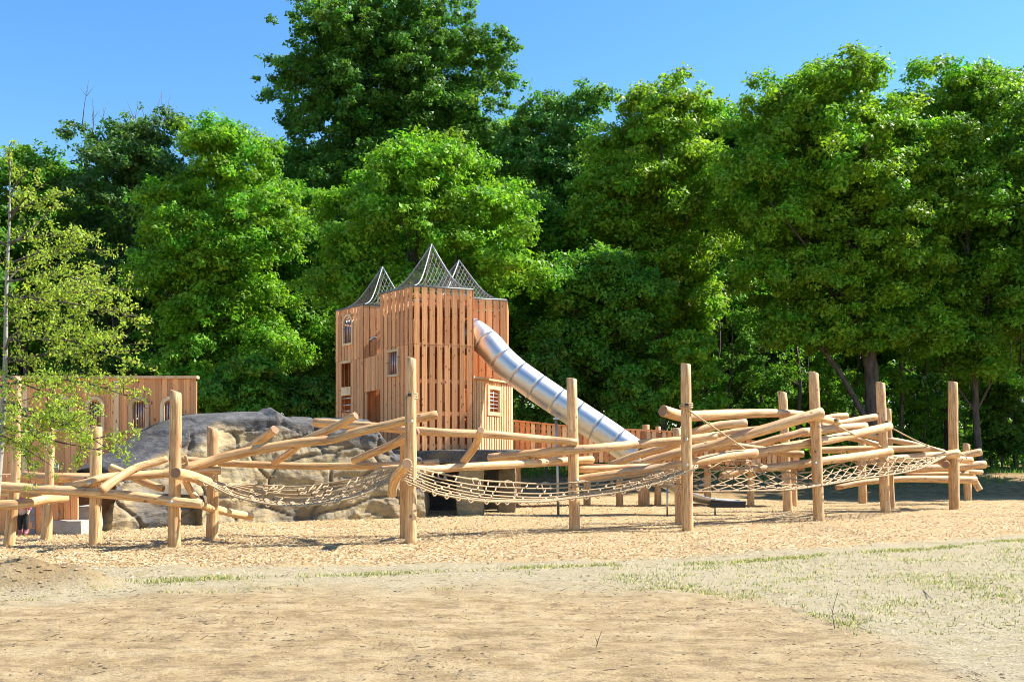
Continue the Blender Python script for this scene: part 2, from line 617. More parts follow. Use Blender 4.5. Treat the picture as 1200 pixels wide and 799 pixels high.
def build_ground():
    xs = np.concatenate([np.linspace(-900, -60, 12), np.linspace(-55, -15, 28), np.arange(-14.5, 14.51, 0.14), np.linspace(15, 55, 28), np.linspace(60, 900, 12)])
    ys = np.concatenate([np.linspace(-300, 0, 8), np.arange(1, 6, 0.5), np.arange(6, 17, 0.11), np.arange(17, 38, 0.22), np.arange(38.5, 60, 0.8), np.linspace(62, 110, 14), np.linspace(130, 1500, 10)])
    nx, ny = len(xs), len(ys)
    v = np.zeros((ny, nx, 3))
    chip = np.zeros((ny, nx)); dry = chip.copy(); wood = chip.copy(); damp = chip.copy()
    for j, y in enumerate(ys):
        for i, x in enumerate(xs):
            v[j, i] = (x, y, ground_z(x, y))
            w1 = 0.55 * nz2(x, y, 0.5, 5.0) + 0.40 * nz2(x, y * 1.5, 1.7, 6.0) + 0.28 * nz2(x, y * 1.5, 5.0, 6.0)
            yc = np.interp(x, CHIP_X, CHIP_Y)
            chip[j, i] = smooth01((y - yc + w1 * 0.8) / 0.25 + 0.5)
            yb = np.interp(x, BARE_X, BARE_Y)
            s_ = min(y - yb, 99) if x < 2.2 else max(y - yb, (x - 3.0) * 1.2)
            dry[j, i] = smooth01((s_ + w1 * 1.5) / 1.7 + 0.5)
            wood[j, i] = smooth01((y - 35.5 + w1 * 2) / 3.0)
    # the low spoil heap at the left
    cx, cy = -6.75, 12.7
    for j, y in enumerate(ys):
        for i, x in enumerate(xs):
            r = math.hypot((x - cx) / 1.5, (y - cy) / 0.75)
            if r < 1.6:
                h = max(0, 1 - (r / 1.25) ** 2)
                lump_ = 0.46 * h * (0.8 + 0.5 * nz2(x, y, 2.3, 2.0) + 0.25 * nz2(x, y, 4.5, 2.0))
                # hollow behind the crest
                lump_ -= 0.16 * math.exp(-(((x + 6.75) / 0.75) ** 2 + ((y - 13.0) / 0.3) ** 2))
                v[j, i, 2] += lump_
                damp[j, i] = min(1, h * 1.7) * (0.75 + 0.4 * nz2(x, y, 3.0, 7))
    verts = v.reshape(-1, 3)
    idx = np.arange(nx * ny).reshape(ny, nx)
    q = np.stack([idx[:-1, :-1], idx[:-1, 1:], idx[1:, 1:], idx[1:, :-1]], axis=-1).reshape(-1, 4)
    me = bpy.data.meshes.new("ground")
    me.from_pydata(verts.tolist(), [], q.tolist())
    me.materials.append(M['ground'])
    me.polygons.foreach_set('use_smooth', np.ones(len(q), dtype=bool))
    for nme, arr in (("chip", chip), ("dry", dry), ("wood", wood), ("damp", damp)):
        a = me.attributes.new(nme, 'FLOAT', 'POINT')
        a.data.foreach_set('value', np.clip(arr, 0, 1).astype(np.float32).ravel())
    o = link("ground", me)
    o['kind'] = 'structure'


build_ground()


def frame_from_normal(nv):
    """two tangents for an array of normals"""
    a = np.where(np.abs(nv[:, 2:3]) < 0.9, np.array([[0, 0, 1.0]]), np.array([[1.0, 0, 0]]))
    t = np.cross(nv, a)
    t /= np.linalg.norm(t, axis=1, keepdims=True)
    return t, np.cross(nv, t)


def unit(v):
    return v / np.maximum(np.linalg.norm(v, axis=1, keepdims=True), 1e-9)


def scatter_wood_chips():
    n = 230000
    d = 13.2 + (36 - 13.2) * rng.random(n) ** 1.4
    x = (rng.random(n) * 2 - 1) * (d * 0.54 + 0.6)
    yc = np.interp(x, CHIP_X, CHIP_Y)
    keep = (d > yc + rng.normal(0, 0.22, n) - (rng.random(n) < 0.06) * rng.exponential(0.9, n)) & ~((x < -2.9) & (d > 25.4)) & ~((x < 0.2) & (d > 29))
    x, d = x[keep], d[keep]
    n = len(x)
    z = np.array([ground_z(a, b) for a, b in zip(x, d)])
    nv = unit(np.stack([rng.normal(0, 0.30, n), rng.normal(0, 0.30, n), np.ones(n)], 1))
    t, u = frame_from_normal(nv)
    ang = rng.random(n) * 2 * PI
    a = t * np.cos(ang)[:, None] + u * np.sin(ang)[:, None]
    b = np.cross(nv, a)
    L = (0.010 + 0.024 * rng.random(n) ** 1.6)[:, None]
    W = (0.005 + 0.008 * rng.random(n))[:, None]
    c = np.stack([x, d, z + 0.006 + 0.02 * rng.random(n)], 1)
    v = np.stack([c - a * L - b * W * .6, c + a * L * .8 - b * W, c + a * L + b * W * .7, c - a * L * .9 + b * W], 1).reshape(-1, 3)
    pal = np.array([(0.50, 0.355, 0.175), (0.58, 0.45, 0.26), (0.43, 0.265, 0.11), (0.64, 0.54, 0.38), (0.48, 0.30, 0.12), (0.28, 0.165, 0.075)])
    col = pal[rng.choice(6, n, p=[.27, .22, .18, .15, .12, .06])] * (0.85 + 0.3 * rng.random((n, 1)))
    damp_ = np.array([nz2(a, b, 0.5, 31.0) + 0.6 * nz2(a, b, 1.6, 32.0) for a, b in zip(x, d)])
    col *= (1 - 0.32 * np.clip(damp_ * 1.6, 0, 1))[:, None]
    o = link("wood_chips", mesh_np("wood_chips", v, 4, M['chips'], col))
    tag(o, "loose pale wood chips covering the play area under the log frame", "wood chips", kind='stuff')


scatter_wood_chips()


def scatter_grass():
    pts = []

    def try_pt(x, y, dens):
        if random.random() < dens:
            pts.append((x, y))
    for _ in range(330000):
        x = random.uniform(-7.0, 11.5)
        y = random.uniform(9.0, 20.5)
        if abs(x) > y * 0.55 + 0.4:
            continue
        gy = np.interp(x, GR_X, GR_Y)
        yb = np.interp(x, BARE_X, BARE_Y)
        k = nz2(x, y, 0.8, 11.0) + 0.6 * nz2(x, y, 2.4, 12.0)
        dy = y - gy
        if y > np.interp(x, CHIP_X, CHIP_Y) - 0.05:
            continue
        line = math.exp(-(dy / 0.16) ** 2) * (1.6 if x > 3 else 1.1 if (x > 2.2 or -5.8 < x < -1 or 0.0 < x < 1.6) else 0.35)
        tuft = 0.0
        if y < gy and y > yb - 0.2:
            tuft = max(0, k - (0.10 if x > 1.5 else 0.22)) * (0.75 if x > 1.5 else 0.7)
            if x < -2.6:
                tuft = max(0, k - 0.05) * 0.8
        elif x > 3.1 and y < gy:
            tuft = max(0, k - 0.12) * 0.5
        faint = 0.05 + 0.10 * max(0, k + 0.25) if (x > 1.2 and yb - 0.2 < y < gy) or (x > 3.4 and y < gy) else 0.0
        try_pt(x, y, min(1, line * max(0.05, 0.45 + 1.3 * k) + tuft * 0.8 + faint))
    n = len(pts)
    p = np.array(pts)
    z = np.array([ground_z(a, b) for a, b in pts])
    h = (0.014 + 0.030 * rng.random(n)) * np.where(np.abs(p[:, 1] - np.interp(p[:, 0], GR_X, GR_Y)) < 0.15, 1.5, 1.0)
    ang = rng.random(n) * 2 * PI
    lean = rng.normal(0, 0.5, (n, 2)) * h[:, None]
    wv = np.stack([np.cos(ang), np.sin(ang), np.zeros(n)], 1) * (0.004 + 0.004 * rng.random((n, 1)))
    c = np.stack([p[:, 0], p[:, 1], z], 1)
    top = c + np.concatenate([lean, h[:, None]], 1)
    v = np.stack([c - wv, c + wv, top], 1).reshape(-1, 3)
    col = np.array([[0.105, 0.135, 0.03]]) * (0.6 + 0.8 * rng.random((n, 1)))
    straw = rng.random(n) < 0.25
    col[straw] = np.array([0.42, 0.36, 0.17]) * (0.7 + 0.5 * rng.random((straw.sum(), 1)))
    o = link("grass", mesh_np("grass", v, 3, M['grass'], col))
    tag(o, "thin short grass sprouting along the edge of the sand", "grass", kind='stuff')
    # dry straw lying flat on the pale strip
    n = 42000
    x = rng.uniform(-7, 11.5, n)
    y = rng.uniform(7.5, 20, n)
    yb = np.interp(x, BARE_X, BARE_Y)
    yc = np.interp(x, CHIP_X, CHIP_Y)
    k = (np.abs(x) < y * 0.55 + 0.3) & (y < yc) & ((y > yb) | (x > 3.3))
    x, y = x[k], y[k]
    n = len(x)
    z = np.array([ground_z(a, b) for a, b in zip(x, y)]) + 0.006 + 0.012 * rng.random(n)
    ang = rng.random(n) * 2 * PI
    d1 = np.stack([np.cos(ang), np.sin(ang), rng.normal(0, .15, n)], 1) * (0.02 + 0.05 * rng.random((n, 1)))
    d2 = np.stack([-np.sin(ang), np.cos(ang), np.zeros(n)], 1) * 0.003
    c = np.stack([x, y, z], 1)
    v = np.stack([c - d1, c + d2, c + d1, c - d2], 1).reshape(-1, 3)
    col = np.array([[0.44, 0.37, 0.23]]) * (0.6 + 0.7 * rng.random((n, 1)))
    o = link("straw", mesh_np("straw", v, 4, M['chips'], col))
    tag(o, "dry pale straw lying on the strip beside the sand", "straw", kind='stuff')


scatter_grass()


def scatter_clods():
    tet = unit(np.array([(1, 1, 1), (1, -1, -1), (-1, 1, -1), (-1, -1, 1)], float))
    octv = np.array([(1, 0, 0), (0, 1, 0), (-1, 0, 0), (0, -1, 0), (0, 0, 1)], float)
    fac = np.array([(0, 1, 4), (1, 2, 4), (2, 3, 4), (3, 0, 4)])
    n = 16000
    y = 7.0 + 9.5 * rng.random(n) ** 1.1
    x = (rng.random(n) * 2 - 1) * (y * 0.54 + 0.3)
    k = np.array([nz2(a, b * 1.8, 0.7, 21.0) + 0.7 * nz2(a, b * 2.4, 2.0, 4.0) for a, b in zip(x, y)])
    keep = (rng.random(n) < np.clip(0.05 + 1.3 * k, 0.03, 1)) & (y < np.interp(x, CHIP_X, CHIP_Y))
    x, y = x[keep], y[keep]
    # the spoil heap is lumpier
    m = 1500
    hx = rng.normal(-6.75, 0.75, m)
    hy = rng.normal(12.6, 0.38, m)
    x = np.concatenate([x, hx]); y = np.concatenate([y, hy])
    n = len(x)
    heap = np.arange(n) >= n - m
    s = 0.004 + 0.018 * rng.random(n) ** 4
    s[heap] = 0.006 + 0.026 * rng.random(m) ** 3
    import bpy as _b
    g = bpy.data.objects["ground"]
    z = np.array([ground_z(a, b) for a, b in zip(x, y)])
    for i in np.where(heap)[0]:
        ok, hit, _, _ = g.ray_cast(Vector((x[i], y[i], 5)), Vector((0, 0, -1)))
        if ok:
            z[i] = hit.z
    V = octv[fac].reshape(-1, 3)
    jit = 1 + 0.45 * (rng.random((n, 5, 3)) - 0.5)
    allv = (octv[None] * jit)
    tri = allv[:, fac.ravel(), :] * s[:, None, None] * np.array([1.3, 1.1, 0.5])
    tri = tri + np.stack([x, y, z], 1)[:, None, :]
    col = np.array([[0.20, 0.145, 0.085]]) * (0.35 + 0.95 * rng.random((n, 1)))
    col[heap] = np.array([0.30, 0.20, 0.10]) * (0.6 + 0.6 * rng.random((m, 1)))
    me = mesh_np("soil_crumbs", tri.reshape(-1, 3), 3, M['clod'], np.repeat(col, 4, axis=0))
    o = link("soil_crumbs", me)
    tag(o, "dark soil crumbs and clods strewn over the bare sand", "soil crumbs", kind='stuff')


scatter_clods()

def scatter_litter():
    """snapped twigs, bark crumbs and stray chips on the sand"""
    n = 5200
    y = 7.0 + 8.5 * rng.random(n) ** 1.1
    x = (rng.random(n) * 2 - 1) * (y * 0.54 + 0.3)
    k = np.array([nz2(a, b, 0.45, 51.0) + 0.6 * nz2(a, b, 1.5, 52.0) for a, b in zip(x, y)])
    keep = (rng.random(n) < np.clip(0.25 + 1.2 * k, 0.06, 1)) & (y < np.interp(x, CHIP_X, CHIP_Y))
    x, y = x[keep], y[keep]
    n = len(x)
    z = np.array([ground_z(a, b) for a, b in zip(x, y)])
    L = 0.008 + 0.05 * rng.random(n) ** 3
    r = 0.0025 + 0.003 * rng.random(n)
    ang = rng.random(n) * PI
    tilt = rng.normal(0, 0.16, n)
    d = np.stack([np.cos(ang) * np.cos(tilt), np.sin(ang) * np.cos(tilt), np.sin(tilt)], 1)
    sd = np.stack([-np.sin(ang), np.cos(ang), np.zeros(n)], 1)
    up = np.cross(d, sd)
    c = np.stack([x, y, z + 0.006 + np.abs(np.sin(tilt)) * L], 1)
    e = [c - d * L[:, None], c + d * L[:, None]]
    ring = [sd * r[:, None], up * r[:, None] * -1, sd * r[:, None] * -1]
    V = []
    for i in range(3):
        j = (i + 1) % 3
        V += [e[0] + ring[i], e[1] + ring[i] * .6, e[1] + ring[j] * .6, e[0] + ring[j]]
    v = np.stack(V, 1).reshape(-1, 3)
    pal = np.array([(0.10, 0.065, 0.035), (0.16, 0.11, 0.065), (0.45, 0.33, 0.19), (0.07, 0.05, 0.03)])
    col = pal[rng.choice(4, n, p=[.35, .3, .2, .15])]
    o = link("litter", mesh_np("litter", v, 4, M['clod'], np.repeat(col, 3, axis=0)))
    tag(o, "snapped twigs and bark bits lying about on the sand", "litter", kind='stuff')


scatter_litter()

# ================================================================= LOG CLIMBING FRAME
frame = thing("climbing_structure", "long climbing frame of pale peeled logs on upright posts over the wood chips", "climbing frame", P(640, 622, 21.6))
rear_frame = thing("balance_structure", "low log balance frame half in shade at the right rear end of the play area", "climbing frame", P(1075, 590, 33.5))
LOGN = [0]


def log(name, pts, w0, w1=None, parent=frame, sides=14, n=None, label=None, lump=0.07):
    """pts: (px, py, d); w: apparent thickness in pixels at either end"""
    LOGN[0] += 1
    w1 = w0 if w1 is None else w1
    wp = [P(*p) for p in pts]
    r0 = w0 / 2.0 / F * pts[0][2]
    r1 = w1 / 2.0 / F * pts[-1][2]
    n = n or max(8, 5 * len(pts))
    sp = spline(wp, n)
    rads = [r0 + (r1 - r0) * i / (n - 1) for i in range(n)]
    sd = LOGN[0]
    # a peeled trunk is never quite straight
    if len(pts) <= 3:
        Lt = (sp[-1] - sp[0]).length
        for i, q in enumerate(sp):
            t = i / (n - 1)
            q += Vector((0, noise.noise(Vector((sd, t * 2.2, 0))), noise.noise(Vector((sd, t * 2.2, 5))))) * 0.018 * Lt * math.sin(PI * t)
    mb = MB().tube(sp, rads, sides, True, 1, lump, sd, 0, 0.012)
    o = mb.build(name, [M['log'], M['end']], parent)
    if label:
        o['label'] = label
    return o


def bolt(parent, px, py, d, r=0.022):
    c = P(px, py, d)
    mb = MB()
    mb.tube([c + Vector((0, 0.05, 0)), c, c + Vector((0, -0.012, 0))], [r * 1.7, r * 1.7, r * 0.9], 8)
    return mb.build("bolt", M['bolt'], parent)


def post(base, top, wb, wt, parent=frame, ring=None, label=None, mid=None):
    """base: (px, py) on the ground, top: (px, py)"""
    d = gd(base[1])
    b0 = (base[0], base[1] + 8, d)
    pts = [b0] + ([(*mid, d)] if mid else []) + [(top[0], top[1], d)]
    o = log("post", pts, wb, wt, parent, 14, 14, label, 0.10)
    # sawn top cut at a slant: raise one side of the last ring
    me = o.data
    zt_ = max(v.co.z for v in me.vertices)
    xs_ = [v.co.x for v in me.vertices if v.co.z > zt_ - 0.02]
    xm = sum(xs_) / len(xs_)
    sl = random.uniform(-0.35, -0.1)
    for v in me.vertices:
        if v.co.z > zt_ - 0.02:
            v.co.z += (v.co.x - xm) * sl
    return o, d


posts = {}
posts[1] = post((9.5, 640), (21, 442), 13, 8, mid=(18, 560))
posts[2] = post((53.5, 633), (59.5, 507), 13, 8.5, mid=(58, 560))
posts[4] = post((111, 640), (113, 500), 14, 13)
posts[5] = post((204, 640), (206, 459), 15, 13, label="thick left post with a bright sunlit upper half")
posts[6] = post((248.5, 632), (249.5, 502), 14, 12)
posts[7] = post((474, 630), (474, 510), 11, 11)
posts[8] = post((481.5, 637), (482, 420), 14, 11.5, label="tall front post wearing a rope collar near its top")
posts[9] = post((673.5, 622), (670, 444), 13, 12)
posts[10] = post((797, 613), (793, 502), 11, 10)
posts[11] = post((805.5, 622), (803.5, 427), 14, 12, label="tall post with rope collar and a guy rope running down to the right")
posts[12] = post((924, 599), (917, 460), 11, 10)
posts[13] = post((960, 611), (953.5, 437), 13, 12)
posts[15] = post((1038.5, 600), (1031.5, 449), 11.5, 10.5)
posts[16] = post((1046, 596), (1041, 479), 7, 6)
posts[17] = post((1118.5, 597), (1116.5, 448), 12, 11, label="tall rightmost post standing free above the net end")
posts[14] = post((1011, 590), (1010, 519), 10, 9, rear_frame)
posts[18] = post((1135, 587), (1132, 520), 9, 8, rear_frame)

L_ = [
    # left part
    ([(-40, 567, 17.72), (0, 570, 17.7), (114, 577.5, 17.72), (160, 581.7, 17.72), (204, 587.5, 17.72), (236, 590.5, 17.75)], 12, 11),
    ([(228, 588, 18.15), (257, 598, 19.75), (294, 605, 20.6)], 9, 9.5),
    ([(-30, 596, 17.5), (0, 592, 17.55), (27, 590, 17.7), (55, 585, 18.3), (77, 583.5, 18.8)], 13, 10),
    ([(-30, 575, 19.6), (10, 577.5, 19.6), (52, 581, 19.7)], 9, 8),
    ([(29, 557.3, 19.9), (66, 559.5, 19.6), (120, 562, 19.2)], 11, 11),
    ([(78, 571, 17.9), (104, 565.3, 17.75), (127, 559, 17.95), (177, 556, 18.35), (205, 553.5, 18.5), (258, 551, 18.8)], 10, 10),
    ([(119, 574.5, 17.1), (135, 562, 17.3), (160, 548, 17.6), (182, 541.5, 17.8), (195, 537, 17.9)], 11.5, 8.5),
    ([(130, 548, 18.9), (150, 556, 18.8), (172, 566, 18.6), (191, 572.5, 18.5)], 10, 8.5),
    ([(206, 554, 17.35), (227, 559, 18.0), (252, 568, 18.9), (269, 575, 19.5)], 14, 10),
    ([(217, 563, 18.15), (224, 576, 18.2), (234, 589, 18.2)], 8, 8),
    ([(211, 537.5, 20.0), (257, 542, 20.1), (323, 545, 20.2), (390, 546, 20.3), (467, 545, 20.3), (514, 542, 20.4)], 8, 9),
    ([(213, 549, 18.45), (243, 541.5, 18.7), (268, 534, 18.8), (323, 523, 18.9), (357, 518, 18.95), (390, 514.5, 19), (423, 505, 19), (457, 497.5, 18.95), (475, 493, 18.95), (512, 486, 19.0)], 12, 10.5),
    ([(322, 503.5, 18.9), (300, 519, 19.3), (275, 534, 19.7)], 10.5, 10),
    ([(417, 487, 19.0), (390, 501.5, 19.2), (357, 516, 19.4), (340, 530, 19.7), (321, 542, 20.0)], 9.5, 8),
    ([(369, 495, 21.2), (440, 500, 20.6), (507, 506, 20.4), (557, 508, 20.6), (590, 510, 20.8), (637, 514.5, 21.1), (676, 518, 21.2)], 10.5, 8.5),
    ([(414, 539.5, 20.0), (433, 532, 19.8), (455, 523, 19.5), (475, 513, 19.2), (487, 504, 19.0)], 8, 12),
    ([(459.5, 580, 18.35), (460.5, 568, 18.25), (466, 556, 18.05), (477, 543.5, 17.3)], 11, 13),
    ([(444, 551, 19.3), (473, 548.5, 19.2), (507, 550, 19.4), (540, 547, 19.9), (582, 545, 20.5), (637, 542, 21.4), (666, 540, 21.95), (694, 538.5, 22.3)], 9.5, 9.5),
    ([(563.5, 504, 19.2), (557, 522, 19.7), (543, 541, 20.0)], 9, 9),
    ([(573, 537, 21.4), (600, 534, 21.3), (655, 528.5, 21.2), (710, 524, 21.4), (756, 519.5, 21.9), (800, 515.5, 22.1), (838, 510.5, 22.4)], 11, 9.5),
    ([(676, 550, 22.1), (728, 548, 22.4), (778, 545, 22.7)], 9, 6),
    ([(667, 563.5, 21.95), (681, 561, 22), (728, 554.5, 22.1), (765, 549.5, 22.2), (800, 544.5, 22.2), (850, 534, 22.9), (885, 530.5, 23.6)], 10, 11),
    ([(715, 545, 23.0), (747, 533, 22.9), (783, 523.5, 22.8), (800, 513.5, 22.8), (815, 506, 22.8), (840, 499, 22.9), (874, 495.5, 23.0)], 8.5, 10.5),
    ([(744, 546, 23.8), (780, 534, 23.8), (820, 525, 23.9), (860, 514, 24.0), (900, 502, 24.1), (940, 490, 24.2), (963, 483.5, 24.3)], 11, 13),
    ([(952, 488, 24.5), (970, 492, 24.9), (983, 495, 25.3)], 10, 7),
    ([(777, 481.5, 22.0), (798, 487, 22.4), (820, 487, 22.8), (860, 485, 23.6), (900, 484, 24.3), (930, 485, 24.9), (950, 487.5, 25.3)], 14, 9),
    ([(818, 513, 24.6), (860, 506, 24.7), (902, 501, 24.8)], 8, 7),
    ([(838, 526, 25.4), (860, 522, 25.4), (890, 526, 25.5), (920, 531, 25.6), (941, 532, 25.6)], 6.5, 8.5),
    ([(878, 523, 25.9), (910, 514, 25.9), (945, 505, 26.0)], 8.5, 9),
    ([(879, 534, 24.3), (920, 524, 24.7), (960, 517, 25.1), (1000, 509, 26.6), (1042, 499.5, 28.3)], 11, 10),
    ([(939, 507, 26.2), (970, 503, 26.7), (1014, 499, 27.5)], 11, 9),
    ([(950, 528, 29.2), (1010, 526, 29.3), (1046, 526, 29.35), (1088, 525, 29.4)], 8, 8),
    ([(846, 558, 23.6), (870, 551, 23.9), (900, 548, 24.3), (940, 543.5, 24.95), (978, 538, 25.6), (1010, 534, 26.5), (1043, 529, 27.5)], 9, 10),
    ([(962, 500, 27.4), (990, 494.5, 27.8), (1026, 488.5, 28.2)], 8, 8.5),
    ([(948, 493, 26.4), (975, 489, 26.6), (992, 487, 26.8)], 7, 8),
    ([(1000, 506, 30.4), (1062, 519, 30.6), (1106, 530, 30.7)], 7, 7),
    ([(994, 513, 28.9), (1014, 517, 29), (1033, 522, 29.2)], 6, 6.5),
    ([(1004, 541, 29.0), (1036, 539, 29.05), (1070, 535.5, 29.4), (1100, 534, 29.65), (1123, 531, 29.75)], 9, 10.5),
    ([(1102, 540.5, 30.9), (1105, 542, 30.3), (1108.5, 544.5, 29.5)], 9, 9.5),
    ([(1113, 537, 30.5), (1138, 539.5, 30.9)], 8, 8.5),
]
for i, (pts, w0, w1) in enumerate(L_):
    log("log", pts, w0, w1)
for pts, w0, w1 in [
    ([(1094, 541, 33.9), (1126, 534, 34), (1149, 529.5, 34)], 8, 9),
    ([(1056, 550, 33), (1090, 549, 33), (1154, 544, 33.2)], 9, 9.5),
    ([(1130, 543, 34.1), (1139, 558, 34.0), (1148, 574, 33.9)], 8, 7.5),
    ([(980, 571, 31.9), (1020, 564, 32.2), (1070, 561, 32.6), (1143, 562.5, 33.0)], 6, 9.5),
    ([(1062, 556, 33.4), (1134, 555, 33.5)], 5.5, 5.5),
    ([(1128, 552, 33.5), (1150, 553, 33.9)], 6, 6),
]:
    log("log", pts, w0, w1, rear_frame)

for px, py, d in [(200, 588, 17.6), (243.5, 600.5, 19.25), (104.5, 566, 17.6), (482, 494, 18.35), (676.5, 563, 21.42), (805, 545, 21.42), (805, 515, 21.42), (956, 542.5, 24.5), (961, 500, 24.5)]:
    bolt(frame, px, py, d, 0.019)


def rope_collar(px, py, d, r):
    mb = MB()
    c = P(px, py, d)
    for k in range(3):
        ring = [c + Vector((math.cos(a) * r, math.sin(a) * r, (k - 1) * 0.028 + 0.02 * math.sin(a + k))) for a in np.linspace(0, 2 * PI, 17)]
        mb.tube(ring, 0.016, 6, False)
    o = mb.build("rope_collar", M['rope'], frame)
    q = MB()
    q.box(c + Vector((-0.02, -r - 0.02, 0.02)), (0.07, 0.03, 0.05))
    q.build("shackle", M['clamp'], o)


rope_collar(482, 464.5, 18.55, 0.115)
rope_collar(804, 475.5, 21.6, 0.14)
rope_collar(978, 493, 25.1, 0.11)
rope_collar(1037, 495, 28.7, 0.15)


def rope(pts, r=0.016, sag=0.0, parent=frame, name="guy_rope"):
    sp = spline([P(*p) for p in pts], 14)
    for i, q in enumerate(sp):
        q.z -= sag * math.sin(PI * i / 13)
    return MB().tube(sp, r, 6).build(name, M['rope'], parent)


rope([(807, 481, 21.45), (840, 503, 22.3), (873, 526, 23.2)], 0.018)
rope([(976, 496, 25.0), (1003, 510, 26.5), (1032, 523, 28.4)], 0.02)
rope([(1046, 502, 28.6), (1078, 517, 29.2), (1109, 530, 29.6)], 0.02, 0.03)
rope([(1123, 531, 29.7), (1130, 533, 30.1), (1133, 537, 30.4)], 0.02)
rope([(475.6, 464, 18.45), (475.2, 500, 18.42), (475.8, 536, 18.42)], 0.012)
rope([(217, 533, 18.3), (219, 541, 18.4), (219, 550, 18.5)], 0.03)


# ---------------------------------------------------------------- rope nets
def net(label, near, far, strands, crosses, root_px, diag=False, r=0.016, loops=True):
    root = thing("climbing_net", label, "climbing net", P(*root_px))
    NS = 40
    a = spline([P(*p) for p in near], NS)
    b = spline([P(*p) for p in far], NS)

    def S(u, t):
        x = t * (NS - 1)
        i = min(int(x), NS - 2)
        f = x - i
        p = a[i].lerp(a[i + 1], f)
        q = b[i].lerp(b[i + 1], f)
        w_ = p.lerp(q, u)
        w_.z -= 0.10 * math.sin(PI * u) * math.sin(PI * t)
        return w_
    cl = MB()
    if not diag:
        for k in range(strands):
            u = k / (strands - 1)
            jt = random.uniform(-0.02, 0.02) if 0 < k < strands - 1 else 0
            mb = MB().tube([S(min(max(u + jt * math.sin(t * 9), 0), 1), t) for t in np.linspace(0, 1, 36)], r * (1.25 if k in (0, strands - 1) else 1), 5)
            mb.build("strand", M['rope'], root)
        cr = MB()
        for c in range(crosses):
            t = (c + 0.6 + random.uniform(-.15, .15)) / crosses
            off = 0.0
            for k in range(strands - 1):
                if random.random() < 0.3:
                    continue
                u0, u1 = k / (strands - 1), (k + 1) / (strands - 1)
                tt = min(max(t + (0.5 / crosses if k % 2 else 0) + random.uniform(-.006, .006), 0.01), 0.99)
                p, q = S(u0, tt), S(u1, min(tt + 0.25 / crosses, 0.995))
                m1 = p.lerp(q, 0.3) + Vector((0, 0, 0.02 if loops else 0))
                m2 = p.lerp(q, 0.7) - Vector((0, 0, 0.03 if loops else 0))
                cr.tube(spline([p, m1, m2, q], 7), r * 0.95, 5)
                for e in (p, q):
                    cl.box(e, (0.016, 0.03, 0.034), random.uniform(0, 3))
            # the edge loop hanging under the near strand
            if loops:
                p, q = S(0, t), S(0, min(t + 0.45 / crosses, 0.99))
                md = p.lerp(q, 0.5) - Vector((0, 0.03, 0.055))
                cr.tube(spline([p, md, q], 6), r * 0.95, 5)
                if c % 3:
                    continue
                p, q = S(1, t), S(1, min(t + 0.6 / crosses, 0.99))
                cr.tube(spline([S(0.8, t), p + Vector((0, 0, 0.015)), q + Vector((0, 0, 0.015)), S(0.8, min(t + 0.6 / crosses, 0.99))], 9), r * 0.95, 5)
        o = cr.build("cross_tie", M['rope'], root)
        o['kind'] = 'stuff'
    else:
        for k in (0, 1):
            MB().tube([S(k, t) for t in np.linspace(0, 1, 40)], r * 1.35, 5).build("edge_rope", M['rope'], root)
        for k in range(1, strands - 1):
            MB().tube([S(k / (strands - 1), t) for t in np.linspace(0, 1, 36)], r * 0.9, 5).build("strand", M['rope'], root)
        for c in range(-3, crosses):
            for sg in (1, -1):
                pl = []
                for u in np.linspace(0, 1, 9):
                    t = (c + 0.5) / crosses + (u if sg > 0 else 1 - u) * 3.4 / crosses
                    if 0.005 < t < 0.995:
                        pl.append(S(u, t))
                if len(pl) > 2:
                    MB().tube(pl, r * 0.95, 5).build("cross_rope", M['rope'], root)
                    for e in pl[::2]:
                        cl.box(e, (0.02, 0.03, 0.045), random.uniform(0, 3))
    o = cl.build("rope_clamp", M['clamp'], root)
    o['kind'] = 'stuff'
    return root


net("sagging rope net at the left, strung from a slanting log to the rope collared post",
    [(228, 560, 17.95), (250, 570, 18.1), (270, 580, 18.1), (298, 587.5, 18), (337, 593, 18), (377, 590, 18), (415, 583, 18.1), (445, 571, 18.2), (459, 562, 18.2)],
    [(264, 568, 19.3), (290, 567.5, 19.5), (340, 570, 19.6), (373, 568, 19.5), (420, 560, 19.1), (450, 552, 18.6), (468, 546.5, 18.2)], 8, 15, (340, 625, 18.7))
net("long middle rope net dipping past the slide pole from the rope collared front post",
    [(466, 560, 18.3), (490, 570, 18.4), (507, 577, 18.5), (527, 581.5, 18.8), (565, 587, 19.2), (607, 588, 19.8), (637, 587.5, 20.2), (668, 584, 20.6), (717, 578, 20.9), (756, 570, 21.1), (783, 562, 21.3), (818, 547, 21.35)],
    [(479, 546, 18.3), (505, 552.5, 19.1), (533, 558, 19.6), (557, 562, 20), (587, 564.5, 20.5), (637, 567, 21.0), (668, 565.5, 21.3), (700, 563.5, 21.6), (728, 560, 21.85), (765, 554, 21.95), (800, 548, 21.95), (818, 545, 22)], 7, 25, (640, 622, 20.5))
net("diamond mesh rope net at the right, hanging below crossed logs near the rightmost post",
    [(712, 575, 21.6), (760, 568, 22), (790, 573, 22.2), (820, 575.5, 22.6), (860, 575, 23), (920, 574, 23.7), (960, 569, 24.3), (978, 566, 24.6), (1010, 560.5, 25.5), (1050, 555, 26.6), (1080, 548, 27.9), (1107, 535, 29.3)],
    [(735, 556, 22.3), (800, 548, 22.6), (850, 540, 23.2), (880, 540, 23.8), (904, 549, 24.4), (930, 554, 24.9), (960, 551, 25.2), (990, 541, 26.2), (1024, 533, 27.3), (1070, 537, 28.9), (1110, 533, 29.8)], 5, 26, (940, 612, 24.6), diag=True, r=0.015)


